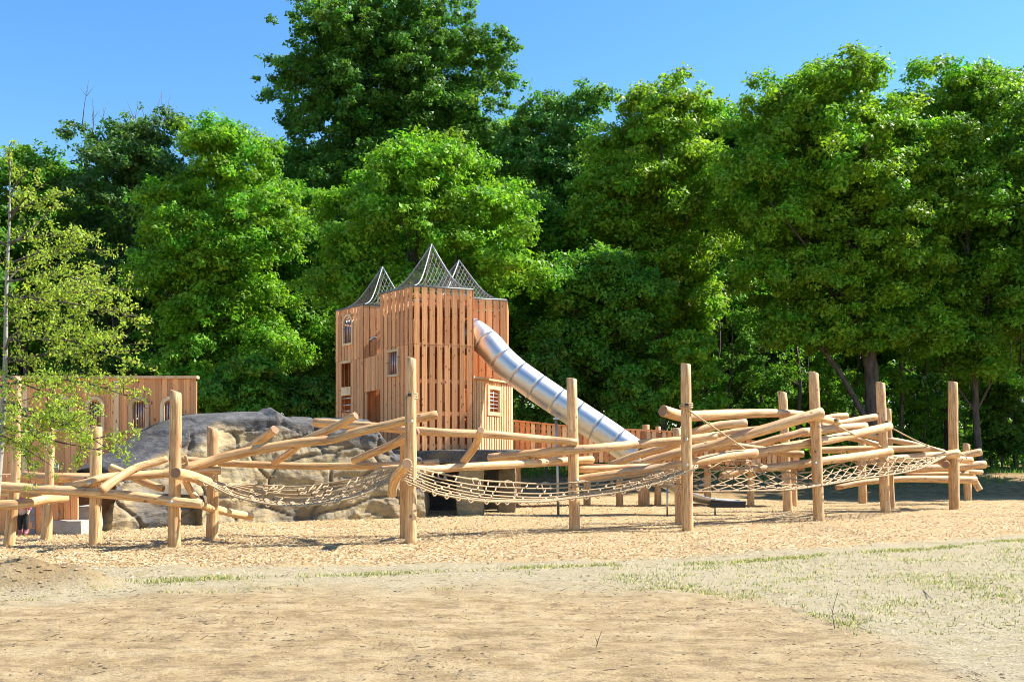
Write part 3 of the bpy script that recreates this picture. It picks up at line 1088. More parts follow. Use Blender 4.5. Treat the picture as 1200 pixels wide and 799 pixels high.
# ================================================================= PLANK WORK
def unit_planks():
    out = []
    for k in range(4):
        mb = MB()
        rs = 6
        for i in range(rs + 1):
            z = i / rs
            l = -0.5 + random.uniform(-0.02, 0.05)
            r_ = 0.5 + random.uniform(-0.05, 0.02)
            for x, y in ((l, -.5), (r_, -.5), (r_, .5), (l, .5)):
                mb.v.append(Vector((x, y, z)))
        for i in range(rs):
            for j in range(4):
                j2 = (j + 1) % 4
                mb.face((i * 4 + j, i * 4 + j2, i * 4 + 4 + j2, i * 4 + 4 + j), None, 0, False)
        mb.face((3, 2, 1, 0), None, 0, False)
        mb.face((rs * 4, rs * 4 + 1, rs * 4 + 2, rs * 4 + 3), None, 0, False)
        me = bpy.data.meshes.new("plank")
        me.from_pydata([tuple(v) for v in mb.v], [], mb.f)
        me.materials.append(M['plank'])
        out.append(me)
    return out


UP = unit_planks()
PM = {}
for key in ('plank', 'plank_pale', 'plank_brown'):
    PM[key] = []
    for me in UP:
        m2 = me.copy()
        m2.materials[0] = M[key]
        PM[key].append(m2)


def plank(parent, base, ang, w_, th, h, mat='plank', name="plank", kind_parent=None):
    """an upright board: base = middle of its foot, ang = direction of its width"""
    o = bpy.data.objects.new(name, random.choice(PM[mat]))
    COL.objects.link(o)
    o.parent = parent
    o.location = Vector(base) - WL[parent.name]
    o.rotation_euler = (0, 0, ang + (PI if random.random() < 0.5 else 0))
    o.scale = (w_, th, h)
    WL[o.name] = Vector(base)
    return o


def rail(parent, a, b, w_, h, mat='plank', name="rail"):
    """a horizontal batten from a to b (world), its grain along its length"""
    a, b = Vector(a), Vector(b)
    o = bpy.data.objects.new(name, random.choice(PM[mat]))
    COL.objects.link(o)
    o.parent = parent
    o.location = a - WL[parent.name]
    d = b - a
    o.rotation_mode = 'QUATERNION'
    q = d.to_track_quat('Z', 'Y')
    o.rotation_quaternion = q
    o.scale = (w_, h, d.length)
    # keep the batten's height vertical
    if abs((q @ Vector((1, 0, 0))).z) > 0.7:
        o.scale = (h, w_, d.length)
    return o


def pentagon(c, n=5, rad=1.376, rot=0.0):
    return [Vector((c[0] + rad * math.cos(rot + 2 * PI * k / n), c[1] + rad * math.sin(rot + 2 * PI * k / n), 0)) for k in range(n)]


def net_roof(root, corners, ztop, peak, sag=0.22, step=0.125):
    n = len(corners)
    ctr = sum(corners, Vector()) / n
    apex = Vector((ctr.x, ctr.y, peak))

    def ridge(k, t):
        b = Vector((corners[k % n].x, corners[k % n].y, ztop))
        q = b.lerp(apex, t)
        s_ = 4 * t * (1 - t)
        return q + Vector((ctr.x - q.x, ctr.y - q.y, 0)) * 0.0 - Vector((0, 0, sag * s_)) + (Vector((ctr.x, ctr.y, q.z)) - q) * (0.22 * s_ * (1 - t))
    roof = MB()
    for k in range(n):
        roof.tube([Vector((corners[k].x, corners[k].y, ztop)), Vector((corners[(k + 1) % n].x, corners[(k + 1) % n].y, ztop))], 0.028, 6)
    ro = roof.build("roof_ring", M['net'], root)
    for k in range(n):
        MB().tube([ridge(k, t) for t in np.linspace(0, 1, 12)], 0.018, 6).build("ridge_cable", M['cable'], root)
    m = MB()
    for k in range(n):
        L = (corners[(k + 1) % n] - corners[k]).length
        cnt = int(L / step)
        for i in range(1, cnt):
            u0 = i / cnt
            pl = []
            for t in np.linspace(0, 1 - u0, 7):
                u = u0 / max(1 - t, 1e-3)
                pl.append(ridge(k, t).lerp(ridge(k + 1, t), min(u, 1)))
            m.tube(pl, 0.0075, 3, False)
        for i in range(1, 6):
            t = i / 6
            m.tube([ridge(k, t), ridge(k + 1, t)], 0.0075, 3, False)
    o = m.build("roof_net", M['net'], root)
    o['kind'] = 'stuff'
    return apex


ZB = 1.77


def tower_walls(root, corners, z0, z1, faces, gap=0.76, pitch=0.2, tiers=(None,), holes=(), th=0.028, mat='plank', railz=()):
    n = len(corners)
    for k in faces:
        a, b = corners[k], corners[(k + 1) % n]
        d = b - a
        L = d.length
        d.normalize()
        ang = math.atan2(d.y, d.x)
        cnt = max(1, round(L / pitch))
        pw = L / cnt
        nrm = Vector((d.y, -d.x, 0))
        for i in range(cnt):
            s_ = (i + 0.5) * pw
            zz = [z0] + [t for t in tiers if t] + [z1 + random.uniform(-0.012, 0.012)]
            for za, zb in zip(zz[:-1], zz[1:]):
                segs = [(za, zb)]
                for (hk, h0, h1, hz0, hz1) in holes:
                    if hk == k and h0 < s_ < h1:
                        ns = []
                        for (p, q) in segs:
                            if hz0 > p:
                                ns.append((p, min(q, hz0)))
                            if hz1 < q:
                                ns.append((max(p, hz1), q))
                        segs = [x for x in ns if x[1] - x[0] > 0.03]
                for (p, q) in segs:
                    base = a + d * s_ + nrm * random.uniform(0.0, 0.006)
                    plank(root, (base.x, base.y, p + 0.003), ang, pw * gap * random.uniform(0.96, 1.03), th, q - p - 0.006, mat)
        for z in railz:
            ins = -nrm * 0.05
            cuts = [(0.06, L - 0.06)]
            for (hk, h0, h1, hz0, hz1) in holes:
                if hk == k and hz0 < z < hz1:
                    cuts = [(0.06, h0), (h1, L - 0.06)]
            for c0, c1 in cuts:
                if c1 - c0 > 0.1:
                    p, q = a + d * c0 + ins, a + d * c1 + ins
                    rail(root, (p.x, p.y, z), (q.x, q.y, z), 0.06, 0.11, mat)


def window(root, a, d, nrm, s0, s1, z0, z1, bars=4, arch=False, fw=0.06, mat='plank_pale', hbars=0, depth=0.05):
    """frame and bars set on the face that starts at a and runs along d"""
    A = a + d * s0 + nrm * 0.03
    B = a + d * s1 + nrm * 0.03
    mb = MB()
    ang = math.atan2(d.y, d.x)
    wv = s1 - s0
    mid = (A + B) / 2

    def pt(s, z, o=0.0):
        q = a + d * s + nrm * (0.03 + o)
        return Vector((q.x, q.y, z))
    if not arch:
        out = [(s0, z0), (s1, z0), (s1, z1), (s0, z1)]
        inn = [(s0 + fw, z0 + fw), (s1 - fw, z0 + fw), (s1 - fw, z1 - fw), (s0 + fw, z1 - fw)]
    else:
        rr = wv / 2
        zc = z1 - rr
        an = np.linspace(0, PI, 13)
        cs = (s0 + s1) / 2
        out = [(s0, z0), (s1, z0)] + [(cs + rr * math.cos(t), zc + rr * math.sin(t)) for t in an]
        r2 = rr - fw
        inn = [(s0 + fw, z0 + fw), (s1 - fw, z0 + fw)] + [(cs + r2 * math.cos(t), zc + r2 * math.sin(t)) for t in an]
    m = len(out)
    for o_ in (0.0, depth):
        for (s_, z) in out:
            mb.v.append(pt(s_, z, -0.03 + o_ * 1.0))
        for (s_, z) in inn:
            mb.v.append(pt(s_, z, -0.03 + o_))
    for i in range(m):
        j = (i + 1) % m
        O0, I0, O1, I1 = 0, m, 2 * m, 3 * m
        mb.face((O1 + i, O1 + j, I1 + j, I1 + i), None, 0, False)
        mb.face((O0 + j, O0 + i, I0 + i, I0 + j), None, 0, False)
        mb.face((O0 + i, O0 + j, O1 + j, O1 + i), None, 0, False)
        mb.face((I0 + j, I0 + i, I1 + i, I1 + j), None, 0, False)
    wo = mb.build("window_frame", M[mat], root)
    for i in range(bars):
        s_ = s0 + fw + (wv - 2 * fw) * (i + 1) / (bars + 1)
        zt = z1 - fw
        if arch:
            rr = wv / 2 - fw
            zt = z1 - wv / 2 + math.sqrt(max(rr * rr - (s_ - (s0 + s1) / 2) ** 2, 0))
        MB().tube([pt(s_, z0 + fw, -0.02), pt(s_, zt, -0.02)], 0.012, 6).build("bar", M['bar'], wo)
    for i in range(hbars):
        z = z0 + fw + (z1 - z0 - 2 * fw) * (i + 1) / (hbars + 1)
        MB().tube([pt(s0 + fw, z, -0.015), pt(s1 - fw, z, -0.015)], 0.014, 6).build("bar", M['bar'], wo)
    return wo


def zat(py, d):
    return EYE - (py - HOR) / F * d


# ---------------------------------------------------------------- front tower
dC = 27.0
C = P(484, 528, dC)
C.z = 0
b_ang = R(74.5)
ctrF = C + Vector((math.cos(b_ang), math.sin(b_ang), 0)) * 1.46
rotF = math.atan2(C.y - ctrF.y, C.x - ctrF.x)
corF = pentagon(ctrF, 5, 1.46, rotF)       # corner 0 = front, 1 = right, 4 = left
front_tower = thing("castle_tower", "biggest front castle tower of upright larch boards under the highest net spire", "tower", (ctrF.x, ctrF.y, ZB))
ZT = zat(336, dC)
zs = zat(403, dC)
Lf = (corF[0] - corF[4]).length
w_z0, w_z1 = zat(441, 27.6), zat(409, 27.6)
tower_walls(front_tower, corF, ZB, ZT, [0, 1, 2, 3, 4], 0.71, 0.203, (zs,), [(4, 0.46, 1.04, w_z0, w_z1)], railz=(ZB + 0.12, zat(484, dC), zat(446, dC), zs, ZT - 0.22))
d4 = (corF[0] - corF[4]).normalized()
n4 = Vector((d4.y, -d4.x, 0))
window(front_tower, corF[4], d4, n4, 0.44, 1.06, w_z0, w_z1, 4, fw=0.065, mat='frame_wood', depth=0.07)
net_roof(front_tower, corF, ZT + 0.02, zat(286, ctrF.y))


def floor_or_shade_plate(root, ctr, cor, z):
    f = MB()
    for zz in (z - 0.05, z):
        for q in cor:
            p = ctr.lerp(q, 0.93)
            f.v.append(Vector((p.x, p.y, zz)))
    f.face((4, 3, 2, 1, 0), None, 0, False)
    f.face((5, 6, 7, 8, 9), None, 0, False)
    for k in range(5):
        f.face((k, (k + 1) % 5, 5 + (k + 1) % 5, 5 + k), None, 0, False)
    return f.build("floor", M['plank_brown'], root)  # also serves for plates added only to darken a tower's inside


for z in (ZB + 0.07, zat(404, dC), zat(357, dC)):  # the two upper plates are added to shut light out of the tower
    floor_or_shade_plate(front_tower, ctrF, corF, z)

# ---------------------------------------------------------------- left tower
dL = 30.2
CL = P(426, 528, dL)
CL.z = 0
ctrL = CL + Vector((math.cos(b_ang), math.sin(b_ang), 0)) * 1.46
corL = pentagon(ctrL, 5, 1.46, rotF)
left_tower = thing("castle_tower", "left castle tower with an arched window above an open doorway", "tower", (ctrL.x, ctrL.y, ZB))
ZTL = zat(357.5, dL)
dl = (corL[0] - corL[4]).normalized()
nl = Vector((dl.y, -dl.x, 0))
LL = (corL[0] - corL[4]).length
dm = 30.8
hL = [(4, 0.52, 1.12, zat(404, dm), zat(369, dm)), (4, 0.45, 0.98, zat(483, dm), zat(424, dm))]
tower_walls(left_tower, corL, ZB, ZTL, [0, 1, 2, 3, 4], 0.9, 0.2, (zat(422, dm),), hL, railz=(ZTL - 0.2,))
window(left_tower, corL[4], dl, nl, 0.50, 1.14, zat(404.5, dm), zat(368, dm), 4, True, 0.07, 'frame_wood', 0, 0.07)
for z0_, z1_, s0_, s1_, th_ in ((zat(425, dm), zat(422, dm), 0.40, 1.03, 0.06), (zat(463, dm), zat(453, dm), 0.42, 1.0, 0.05)):
    p = corL[4] + dl * ((s0_ + s1_) / 2) + nl * 0.03
    MB().box((p.x, p.y, (z0_ + z1_) / 2), (s1_ - s0_, th_, z1_ - z0_), math.atan2(dl.y, dl.x)).build("door_beam", M['plank_pale'], left_tower)
for py in (466, 474, 481):
    p, q = corL[4] + dl * 0.46 - nl * 0.02, corL[4] + dl * 0.97 - nl * 0.02
    MB().tube([Vector((p.x, p.y, zat(py, dm))), Vector((q.x, q.y, zat(py, dm)))], 0.022, 8).build("rung", M['bar'], left_tower)
for z in (zat(455, dm), ZTL - 0.3):  # the upper plate is added to keep the arched window dark
    floor_or_shade_plate(left_tower, ctrL, corL, z)
net_roof(left_tower, corL, ZTL + 0.02, zat(312.5, ctrL.y))
q = P(434, 397.5, 29.0)
MB().tube([q + Vector((0, 0.4, -0.02)), q, q + Vector((0.2, -0.25, 0.05))], 0.035, 10).build("pipe_stub", M['steel_dull'], left_tower)
# link wall of narrow boards between the left and the front tower
a, b = Vector((CL.x + 0.05, CL.y - 0.05, 0)), Vector((corF[4].x + 0.1, corF[4].y + 0.3, 0))
link_wall = thing("link_wall", "narrow board wall bridging the gap between left and front castle towers", "wall", ((a + b) / 2))
zl0, zl1 = zat(457, 29.2), zat(416, 29.2)
tower_walls(link_wall, [a, b], zl0, zl1, [0], 0.86, 0.12)
mb = MB()
mb.box(((a.x + b.x) / 2 + .12, (a.y + b.y) / 2 + 0.9, (zl0 + ZB) / 2), (0.9, 0.08, zl0 - ZB), math.atan2(b.y - a.y, b.x - a.x))
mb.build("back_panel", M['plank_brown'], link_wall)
plank(link_wall, (a.x + 0.06, a.y - 0.06, ZB), math.atan2(b.y - a.y, b.x - a.x), 0.16, 0.05, zl0 - ZB, 'plank', 'jamb')

# ---------------------------------------------------------------- right tower
dRt = 30.9
ctrR = P(538, 528, dRt)
ctrR.z = 0
RR = 1.85
corR = pentagon(ctrR, 5, RR, R(-37))        # corner 0 = front right, 4 = front left
right_tower = thing("castle_tower", "rear right castle tower rising behind the slide entrance", "tower", (ctrR.x, ctrR.y, ZB))
ZTR = zat(352, 29.7)
tower_walls(right_tower, corR, zat(446, 29.7), ZTR, [0, 1, 2, 3, 4], 0.78, 0.21, (), railz=(zat(446, 29.7) + 0.1, zat(405, 29.7), ZTR - 0.2))
tower_walls(right_tower, corR, ZB, zat(446, 29.7), [0, 1, 2, 3, 4], 0.97, 0.21, ())
net_roof(right_tower, corR, ZTR + 0.02, zat(305, dRt))

# lower annex wall that recedes to the right under the slide
a = P(551.5, 528, 27.75); a.z = 0
b = P(600.5, 528, 30.3); b.z = 0
annex = thing("annex_wall", "sunlit board and batten wall with a small barred window below the slide", "wall", ((a.x + b.x) / 2, (a.y + b.y) / 2, ZB))
d = (b - a).normalized()
nn = Vector((d.y, -d.x, 0))
La = (b - a).length
za = zat(443, 27.75)
zw0, zw1 = zat(485, 29.0), zat(454, 29.0)
hs0 = 0.36 * La
hs1 = 0.66 * La
tower_walls(annex, [a, b], ZB, za, [0], 0.99, 0.235, (), [(0, hs0, hs1, zw0, zw1)], th=0.02, mat='plank')
# battens
k = 0
s_ = 0.04
ang = math.atan2(d.y, d.x)
while s_ < La:
    q = a + d * s_ + nn * 0.025
    inwin = hs0 - 0.05 < s_ < hs1 + 0.05
    if inwin:
        plank(annex, (q.x, q.y, ZB + 0.02), ang, 0.085, 0.034, zw0 - ZB - 0.1, 'plank_pale', 'batten')
        plank(annex, (q.x, q.y, zw1 + 0.08), ang, 0.085, 0.034, za - zw1 - 0.12, 'plank_pale', 'batten')
    else:
        plank(annex, (q.x, q.y, ZB + 0.02), ang, 0.085, 0.034, za - ZB - 0.06, 'plank_pale', 'batten')
    s_ += 0.165
window(annex, a, d, nn, hs0 - 0.02, hs1 + 0.02, zw0 - 0.05, zw1 + 0.05, 1, False, 0.11, 'plank_pale', 5, 0.07)
q0, q1 = a + nn * 0.03 - d * 0.03, b + nn * 0.03 + d * 0.02
mb = MB()
m_ = (q0 + q1) / 2
mb.box((m_.x, m_.y, za + 0.03), ((q1 - q0).length, 0.16, 0.055), ang)
mb.build("ledge", M['plank_pale'], annex)

# ================================================================= SLIDE
SLP = [(549, 389, 28.75), (558, 392, 28.6), (574, 405.5, 28.4), (587, 420.5, 28.3), (603, 435, 28.2), (620, 447.5, 28.1), (640, 461.5, 28.0), (664, 477.5, 27.9), (686, 492, 27.8), (708, 506.5, 27.7), (729, 521, 27.6), (745, 532.5, 27.5)]
slide = thing("tube_slide", "shiny steel tube slide curving down from the castle to the right", "slide", P(700, 600, 27.7))
sp = spline([P(*p) for p in SLP], 82)
RS = 0.40
nsec = 9
per = (len(sp) - 1) // nsec
for k in range(nsec):
    seg = sp[k * per:(k + 1) * per + 1]
    mb = MB()
    # rolled beads at either joint, wall open at both ends
    rr = [RS - 0.010] + [RS] * (len(seg)) + [RS - 0.010]
    e0 = seg[0] + (seg[1] - seg[0]) * 0.07
    e1 = seg[-1] + (seg[-2] - seg[-1]) * 0.07
    pts = [e0 - (seg[1] - seg[0]) * 0.015] + [e0] + seg[1:-1] + [e1] + [e1 + (seg[-1] - seg[-2]) * 0.015]
    mb.tube(pts, rr, 40, False)
    ob = mb.build("tube_section", M['steel'], slide)
    if k:
        t0 = (sp[k * per + 1] - sp[k * per - 1]).normalized()
        MB().tube([sp[k * per] - t0 * 0.012, sp[k * per] + t0 * 0.012], RS - 0.009, 40, False).build("joint_sleeve", M['steel_dull'], ob)
# open run out trough
TR = [(741, 530, 27.5), (758, 542, 27.45), (778, 556, 27.4), (797, 568, 27.35), (815, 577, 27.3), (838, 582.5, 27.3), (871, 585, 27.3)]
tp = spline([P(*p) for p in TR], 22)
mb = MB()
for i, q in enumerate(tp):
    t = tp[min(i + 1, 21)] - tp[max(i - 1, 0)]
    t.normalize()
    side = t.cross(Vector((0, 0, 1))).normalized()
    upv = side.cross(t)
    f_ = i / 21
    rr = RS
    sw = PI * (1.0 - 0.12 * f_)
    for rad in (rr, rr - 0.02):
        for j in range(13):
            a_ = -PI / 2 - sw / 2 + sw * j / 12
            v_ = q + (side * math.cos(a_) + upv * math.sin(a_) * (1 - 0.55 * f_)) * rad
            mb.v.append(v_)
for i in range(21):
    for j in range(12):
        o0 = i * 26 + j
        mb.face((o0, o0 + 1, o0 + 27, o0 + 26), [(i * .2, j * .1), (i * .2, j * .1 + .1), (i * .2 + .2, j * .1 + .1), (i * .2 + .2, j * .1)])
        o1 = o0 + 13
        mb.face((o1 + 1, o1, o1 + 26, o1 + 27), [(i * .2, j * .1), (i * .2, j * .1 + .1), (i * .2 + .2, j * .1 + .1), (i * .2 + .2, j * .1)])
    mb.face((i * 26 + 13, i * 26, i * 26 + 26, i * 26 + 39))
    mb.face((i * 26 + 12, i * 26 + 25, i * 26 + 51, i * 26 + 38))
for i in (0, 21):
    for j in range(12):
        o0 = i * 26 + j
        mb.face((o0, o0 + 13, o0 + 14, o0 + 1))
mb.build("runout_trough", M['steel'], slide)
mb = MB()
e = P(868, 588, 27.3)
mb.box(P(851, 590.5, 27.15), (0.92, 0.55, 0.16))
mb.build("runout_base", M['dark'], slide)
for px in (838, 782):
    p = P(px, 583 if px > 800 else 566, 27.1)
    MB().tube([p, Vector((p.x, p.y, -0.1))], 0.025, 8).build("leg", M['steel_dull'], slide)
p = P(651.5, 489, 27.6)
MB().tube([p, Vector((P(654.5, 600, 27.3).x, 27.3, -0.15))], 0.036, 12).build("support_pole", M['steel_dull'], slide)
MB().box(p + Vector((0, 0, -0.03)), (0.16, 0.16, 0.05)).build("pole_bracket", M['steel_dull'], slide)
MB().tube([P(551, 389.5, 28.62), P(553, 390.5, 28.60)], RS + 0.035, 40, False).build("entry_flange", M['steel_dull'], slide)

# ================================================================= WALKWAY FENCE BEHIND THE SLIDE
walk = thing("walkway", "raised board railed walkway on squat posts behind the slide", "walkway", (2, 32.0, 0))
ctl = [(600, 493.5, 539), (665, 500, 541), (735, 504, 542), (800, 507, 543), (860, 514, 545), (936, 526, 546)]
x = 600.0
dW = 32.0
while x < 936:
    t_ = np.interp(x, [c[0] for c in ctl], [c[1] for c in ctl])
    bt = np.interp(x, [c[0] for c in ctl], [c[2] for c in ctl])
    q = P(x, bt, dW)
    zt = zat(t_, dW)
    plank(walk, (q.x, q.y + (0.0 if int(x * 10) % 2 else 0.0), q.z), 0, 0.135, 0.03, zt - q.z + random.uniform(-0.02, 0.02), random.choice(['plank', 'plank_pale', 'plank_brown']))
    # inner boards staggered behind the gaps
    q2 = P(x + 3.1, bt, dW + 0.09)
    plank(walk, (q2.x, q2.y, q2.z + 0.18), 0, 0.085, 0.025, (zt - q.z) * 0.62, 'plank')
    x += 6.15
for (xa, ta, ba), (xb, tb, bb) in zip(ctl[:-1], ctl[1:]):
    for f_ in (0.12, 0.88):
        rail(walk, P(xa, ta + (ba - ta) * f_, dW + 0.05), P(xb, tb + (bb - tb) * f_, dW + 0.05), 0.05, 0.1, 'plank', 'rail')
    rail(walk, P(xa, ta - 1, dW), P(xb, tb - 1, dW), 0.12, 0.05, 'plank', 'handrail')
mb = MB()
for (xa, ta, ba), (xb, tb, bb) in zip(ctl[:-1], ctl[1:]):
    p, q = P(xa, ba + 2, dW + 0.7), P(xb, bb + 2, dW + 0.7)
    b0 = len(mb.v)
    for z_ in (-0.09, 0.0):
        for y_ in (-0.68, 0.7):
            for e in (p, q):
                mb.v.append(e + Vector((0, y_, z_)))
    for qd in ((0, 1, 3, 2), (4, 6, 7, 5), (0, 4, 5, 1), (2, 3, 7, 6)):
        mb.face(tuple(b0 + i for i in qd), None, 0, False)
mb.build("deck", M['plank_brown'], walk)
for px, tp_ in ((606, 541), (688, 541), (726, 541), (757, 498), (771, 500), (752, 503), (829, 543), (880, 545), (930, 545)):
    p = P(px, tp_, 32.4)
    log("post", [(px, tp_, 32.4), (px, 595, 32.4)], 8.5 if px not in (752, 771) else 6, 8.5, walk, 10, 6)

# ================================================================= ROCK FORMATION
rock = thing("rock_formation", "big artificial climbing rock, dark grey on top and ochre below, under the castle", "rock", P(330, 610, 24.5))


def vor_joint(p):
    d_, _ = noise.voronoi(p)
    return d_[1] - d_[0], d_[0]


def rock_sheet(name, base, prof, nu, nv, depth, blk=1.15, amp=0.16, seed=0.0, lean=0.35, grey0=0.62, base_grey=0.0, parent=rock):
    """base: front foot line [(X, Y)], prof: top height at each of its points; closed at the back"""
    bx = np.array(base, float)
    seg = np.concatenate([[0], np.cumsum(np.linalg.norm(np.diff(bx, axis=0), axis=1))])
    us = np.linspace(0, seg[-1], nu)
    X = np.interp(us, seg, bx[:, 0]); Y = np.interp(us, seg, bx[:, 1])
    H = np.interp(us, seg, np.array(prof, float))
    tx, ty = np.gradient(X), np.gradient(Y)
    tl = np.hypot(tx, ty)
    nx, ny = ty / tl, -tx / tl
    for arr in (nx, ny):
        arr[:] = np.convolve(np.pad(arr, 6, mode='edge'), np.ones(13) / 13, mode='valid')
    V, grey, jn = [], [], []
    for i in range(nu):
        for j in range(nv):
            v = j / (nv - 1)
            h = H[i]
            if v < 0.62:                      # front face
                f_ = v / 0.62
                z = -0.25 + (h * 0.93 + 0.25) * f_
                off = -lean * f_ ** 1.4
            elif v < 0.88:                    # rolling top
                f_ = (v - 0.62) / 0.26
                z = h * 0.93 + h * 0.07 * math.sin(f_ * PI / 1.15)
                off = -lean - depth * f_
            else:
                f_ = (v - 0.88) / 0.12
                z = h * 0.96 * (1 - f_) - 0.3 * f_
                off = -lean - depth
            p = Vector((X[i] + nx[i] * off, Y[i] + ny[i] * off, z))
            q = Vector((p.x / blk + seed, p.y / blk, p.z / (blk * 0.72)))
            q += 0.25 * Vector((noise.noise(q * 1.3), noise.noise(q * 1.3 + Vector((9, 0, 0))), noise.noise(q * 1.3 + Vector((0, 9, 0)))))
            e, d0 = vor_joint(q)
            jt = 1 - min(e / 0.07, 1.0)
            bulge = (0.5 - d0) * 0.42
            disp = amp * (bulge + 0.95 * noise.fractal(q * 1.1, 0.9, 2.1, 5)) * (1.0 if v < 0.55 else 0.45) - (0.07 if v < 0.55 else 0.045) * jt
            # ledges and bedding cracks that run across the face
            bed = p.z * 2.3 + 1.1 * noise.noise(Vector((p.x * 0.5, p.y * 0.5, seed)))
            saw = bed - math.floor(bed)
            disp += 0.06 * (saw - 0.5) * (0.4 + abs(noise.noise(Vector((p.x * 0.7, p.y * 0.7, math.floor(bed) * 3.7)))) * 2)
            disp += 0.04 * noise.noise(Vector((p.x * 1.6, p.y * 1.6, p.z * 6.0 + seed)))
            if saw < 0.07 and noise.noise(Vector((p.x * 0.6, p.y * 0.6, math.floor(bed) * 5.1 + seed))) > 0.05:
                jt = max(jt, 0.8)
            up_ = 0.0 if v < 0.55 else 0.45
            p += Vector((nx[i], ny[i], up_)) * disp * (1.0 if j else 0.3)
            V.append(p)
            top = min(max((p.z / max(h, .1) - grey0 + 0.12 * noise.fractal(p * 1.1, 1.0, 2.0, 3)) / 0.3, 0), 1)
            grey.append(max(top, base_grey * (0.5 + noise.noise(p * 0.45 + Vector((seed, 0, 0))))))
            jn.append(jt ** 1.5)
    mb = MB()
    mb.v = V
    for i in range(nu - 1):
        for j in range(nv - 1):
            a_ = i * nv + j
            mb.face((a_, a_ + nv, a_ + nv + 1, a_ + 1))
    for i, rv in ((0, False), (nu - 1, True)):
        idx = [i * nv + j for j in range(nv)]
        mb.face(tuple(idx if not rv else idx[::-1]), None, 0, False)
    o = mb.build(name, M['rock'], parent)
    for nm, arr in (("grey", grey), ("joint", jn)):
        at = o.data.attributes.new(nm, 'FLOAT', 'POINT')
        at.data.foreach_set('value', np.array(arr, dtype=np.float32))
    return o


def B(px, d):
    return ((px - 600) / F * d, d)


def hz(py, d):
    return zat(py, d)


# one long rock: the low nose at the left turns its face to the right, the tall block stands under the castle, a crag on its crest
rock_sheet("rock_body", [B(108, 23.0), B(112, 21.9), B(130, 21.7), B(150, 21.9), B(196, 22.7), B(240, 23.5), B(262, 23.9), B(300, 24.35), B(320, 24.55), B(330, 24.65), B(346, 24.8), B(380, 25.1), B(440, 25.6), B(470, 25.8), B(499, 26.0)],
           [0.6, 0.75, hz(566, 22.2), hz(553, 22.4), hz(525, 23.3), hz(494, 24.2), hz(484, 24.7), hz(483, 25.3), hz(482, 25.5), hz(475, 25.5), hz(485, 25.6), hz(489, 26), hz(489, 26.4), hz(530, 26.6), hz(530, 26.8)], 380, 92, 1.9, 1.55, 0.16, 8.0, 0.45, 0.66, 0.85)
# slab under the castle and its pillars
def lump_block(name, c, size, seed, g, amp=0.07, sub=9, label=None):
    bm = bmesh.new()
    bmesh.ops.create_cube(bm, size=1.0)
    bmesh.ops.subdivide_edges(bm, edges=bm.edges[:], cuts=sub, use_grid_fill=True)
    V = []
    for v in bm.verts:
        p = Vector((v.co.x * size[0], v.co.y * size[1], v.co.z * size[2]))
        nrm = v.co.normalized()
        # rounded edges
        m = max(abs(v.co.x), abs(v.co.y), abs(v.co.z)) * 2
        q = (p + Vector(c)) / 0.8 + Vector((seed, 0, 0))
        e, d0 = vor_joint(q)
        p += nrm * (amp * (0.5 - d0) + amp * noise.fractal(q * 1.2, 1.0, 2.0, 4) - 0.04 * (1 - min(e / 0.1, 1)))
        p -= nrm * 0.10 * max(0, v.co.length - 0.62)
        v.co = p + Vector(c) - WL[rock.name]
    me = bpy.data.meshes.new(name)
    bm.to_mesh(me)
    bm.free()
    me.materials.append(M['rock'])
    me.polygons.foreach_set('use_smooth', np.ones(len(me.polygons), dtype=bool))
    at = me.attributes.new("grey", 'FLOAT', 'POINT')
    at.data.foreach_set('value', np.full(len(me.vertices), g, dtype=np.float32))
    o = link(name, me, rock)
    if label:
        o['label'] = label
    return o


c = P(545, 536, 28.6)
lump_block("rock_slab", (c.x - 0.15, 29.0, 1.60), (3.5, 4.6, 0.38), 4, 0.62, 0.05, 14)
for px, dd, wpx, g in ((488, 27.0, 24, 0.35), (551, 27.0, 30, 0.25), (594, 28.4, 22, 0.45)):
    c = P(px, 570, dd)
    lump_block("rock_pillar", (c.x, dd + 0.35, 0.68), (wpx / F * dd, 0.8, 1.75), px, g, 0.06, 10)
c = P(517, 570, 28.0)
for px in (517, 574):
    c = P(px, 572, 29.6)
    lump_block("rock_infill", (c.x, 29.9, 0.62), (1.0, 0.5, 1.5), px + 3, 0.9, 0.05, 8)

# stone steps at the foot of the nose
for i, (px, py, dd, sx, sz, lab) in enumerate(((86, 619, 20.9, 0.58, 0.34, "lower pale grey stone step in front of the dark opening by the left playhouse"),
                                             (101, 607, 21.4, 0.46, 0.62, "upper pale grey stone step tucked against the left end of the rock"))):
    c = P(px, py, dd)
    bm = bmesh.new()
    bmesh.ops.create_cube(bm, size=1.0)
    bmesh.ops.subdivide_edges(bm, edges=bm.edges[:], cuts=6, use_grid_fill=True)
    for v in bm.verts:
        p = Vector((v.co.x * sx, v.co.y * 0.6, v.co.z * sz))
        p += v.co.normalized() * (0.03 * noise.fractal(p * 4 + Vector((i * 9, 0, 0)), 1.0, 2.0, 3) - 0.04 * max(0, v.co.length - 0.65))
        v.co = p
    me = bpy.data.meshes.new("stone_step")
    bm.to_mesh(me)
    bm.free()
    me.materials.append(M['slate'])
    o = link("stone_step", me)
    o.location = (c.x, c.y, sz / 2 - 0.05)
    tag(o, lab, "stone step")

# ================================================================= LEFT PLAYHOUSE WALL
dWl = 25.0
play = thing("playhouse", "long timber playhouse wall with arched barred windows at the left edge", "playhouse", (-10.5, dWl, 0))
a = P(-70, 600, dWl); a.z = 0
b = P(229.5, 600, dWl); b.z = 0
d = (b - a).normalized()
nn = Vector((d.y, -d.x, 0))
ppm = F / dWl
zt = zat(443.5, dWl)


def s_of(px):
    return (P(px, 0, dWl) - a).x


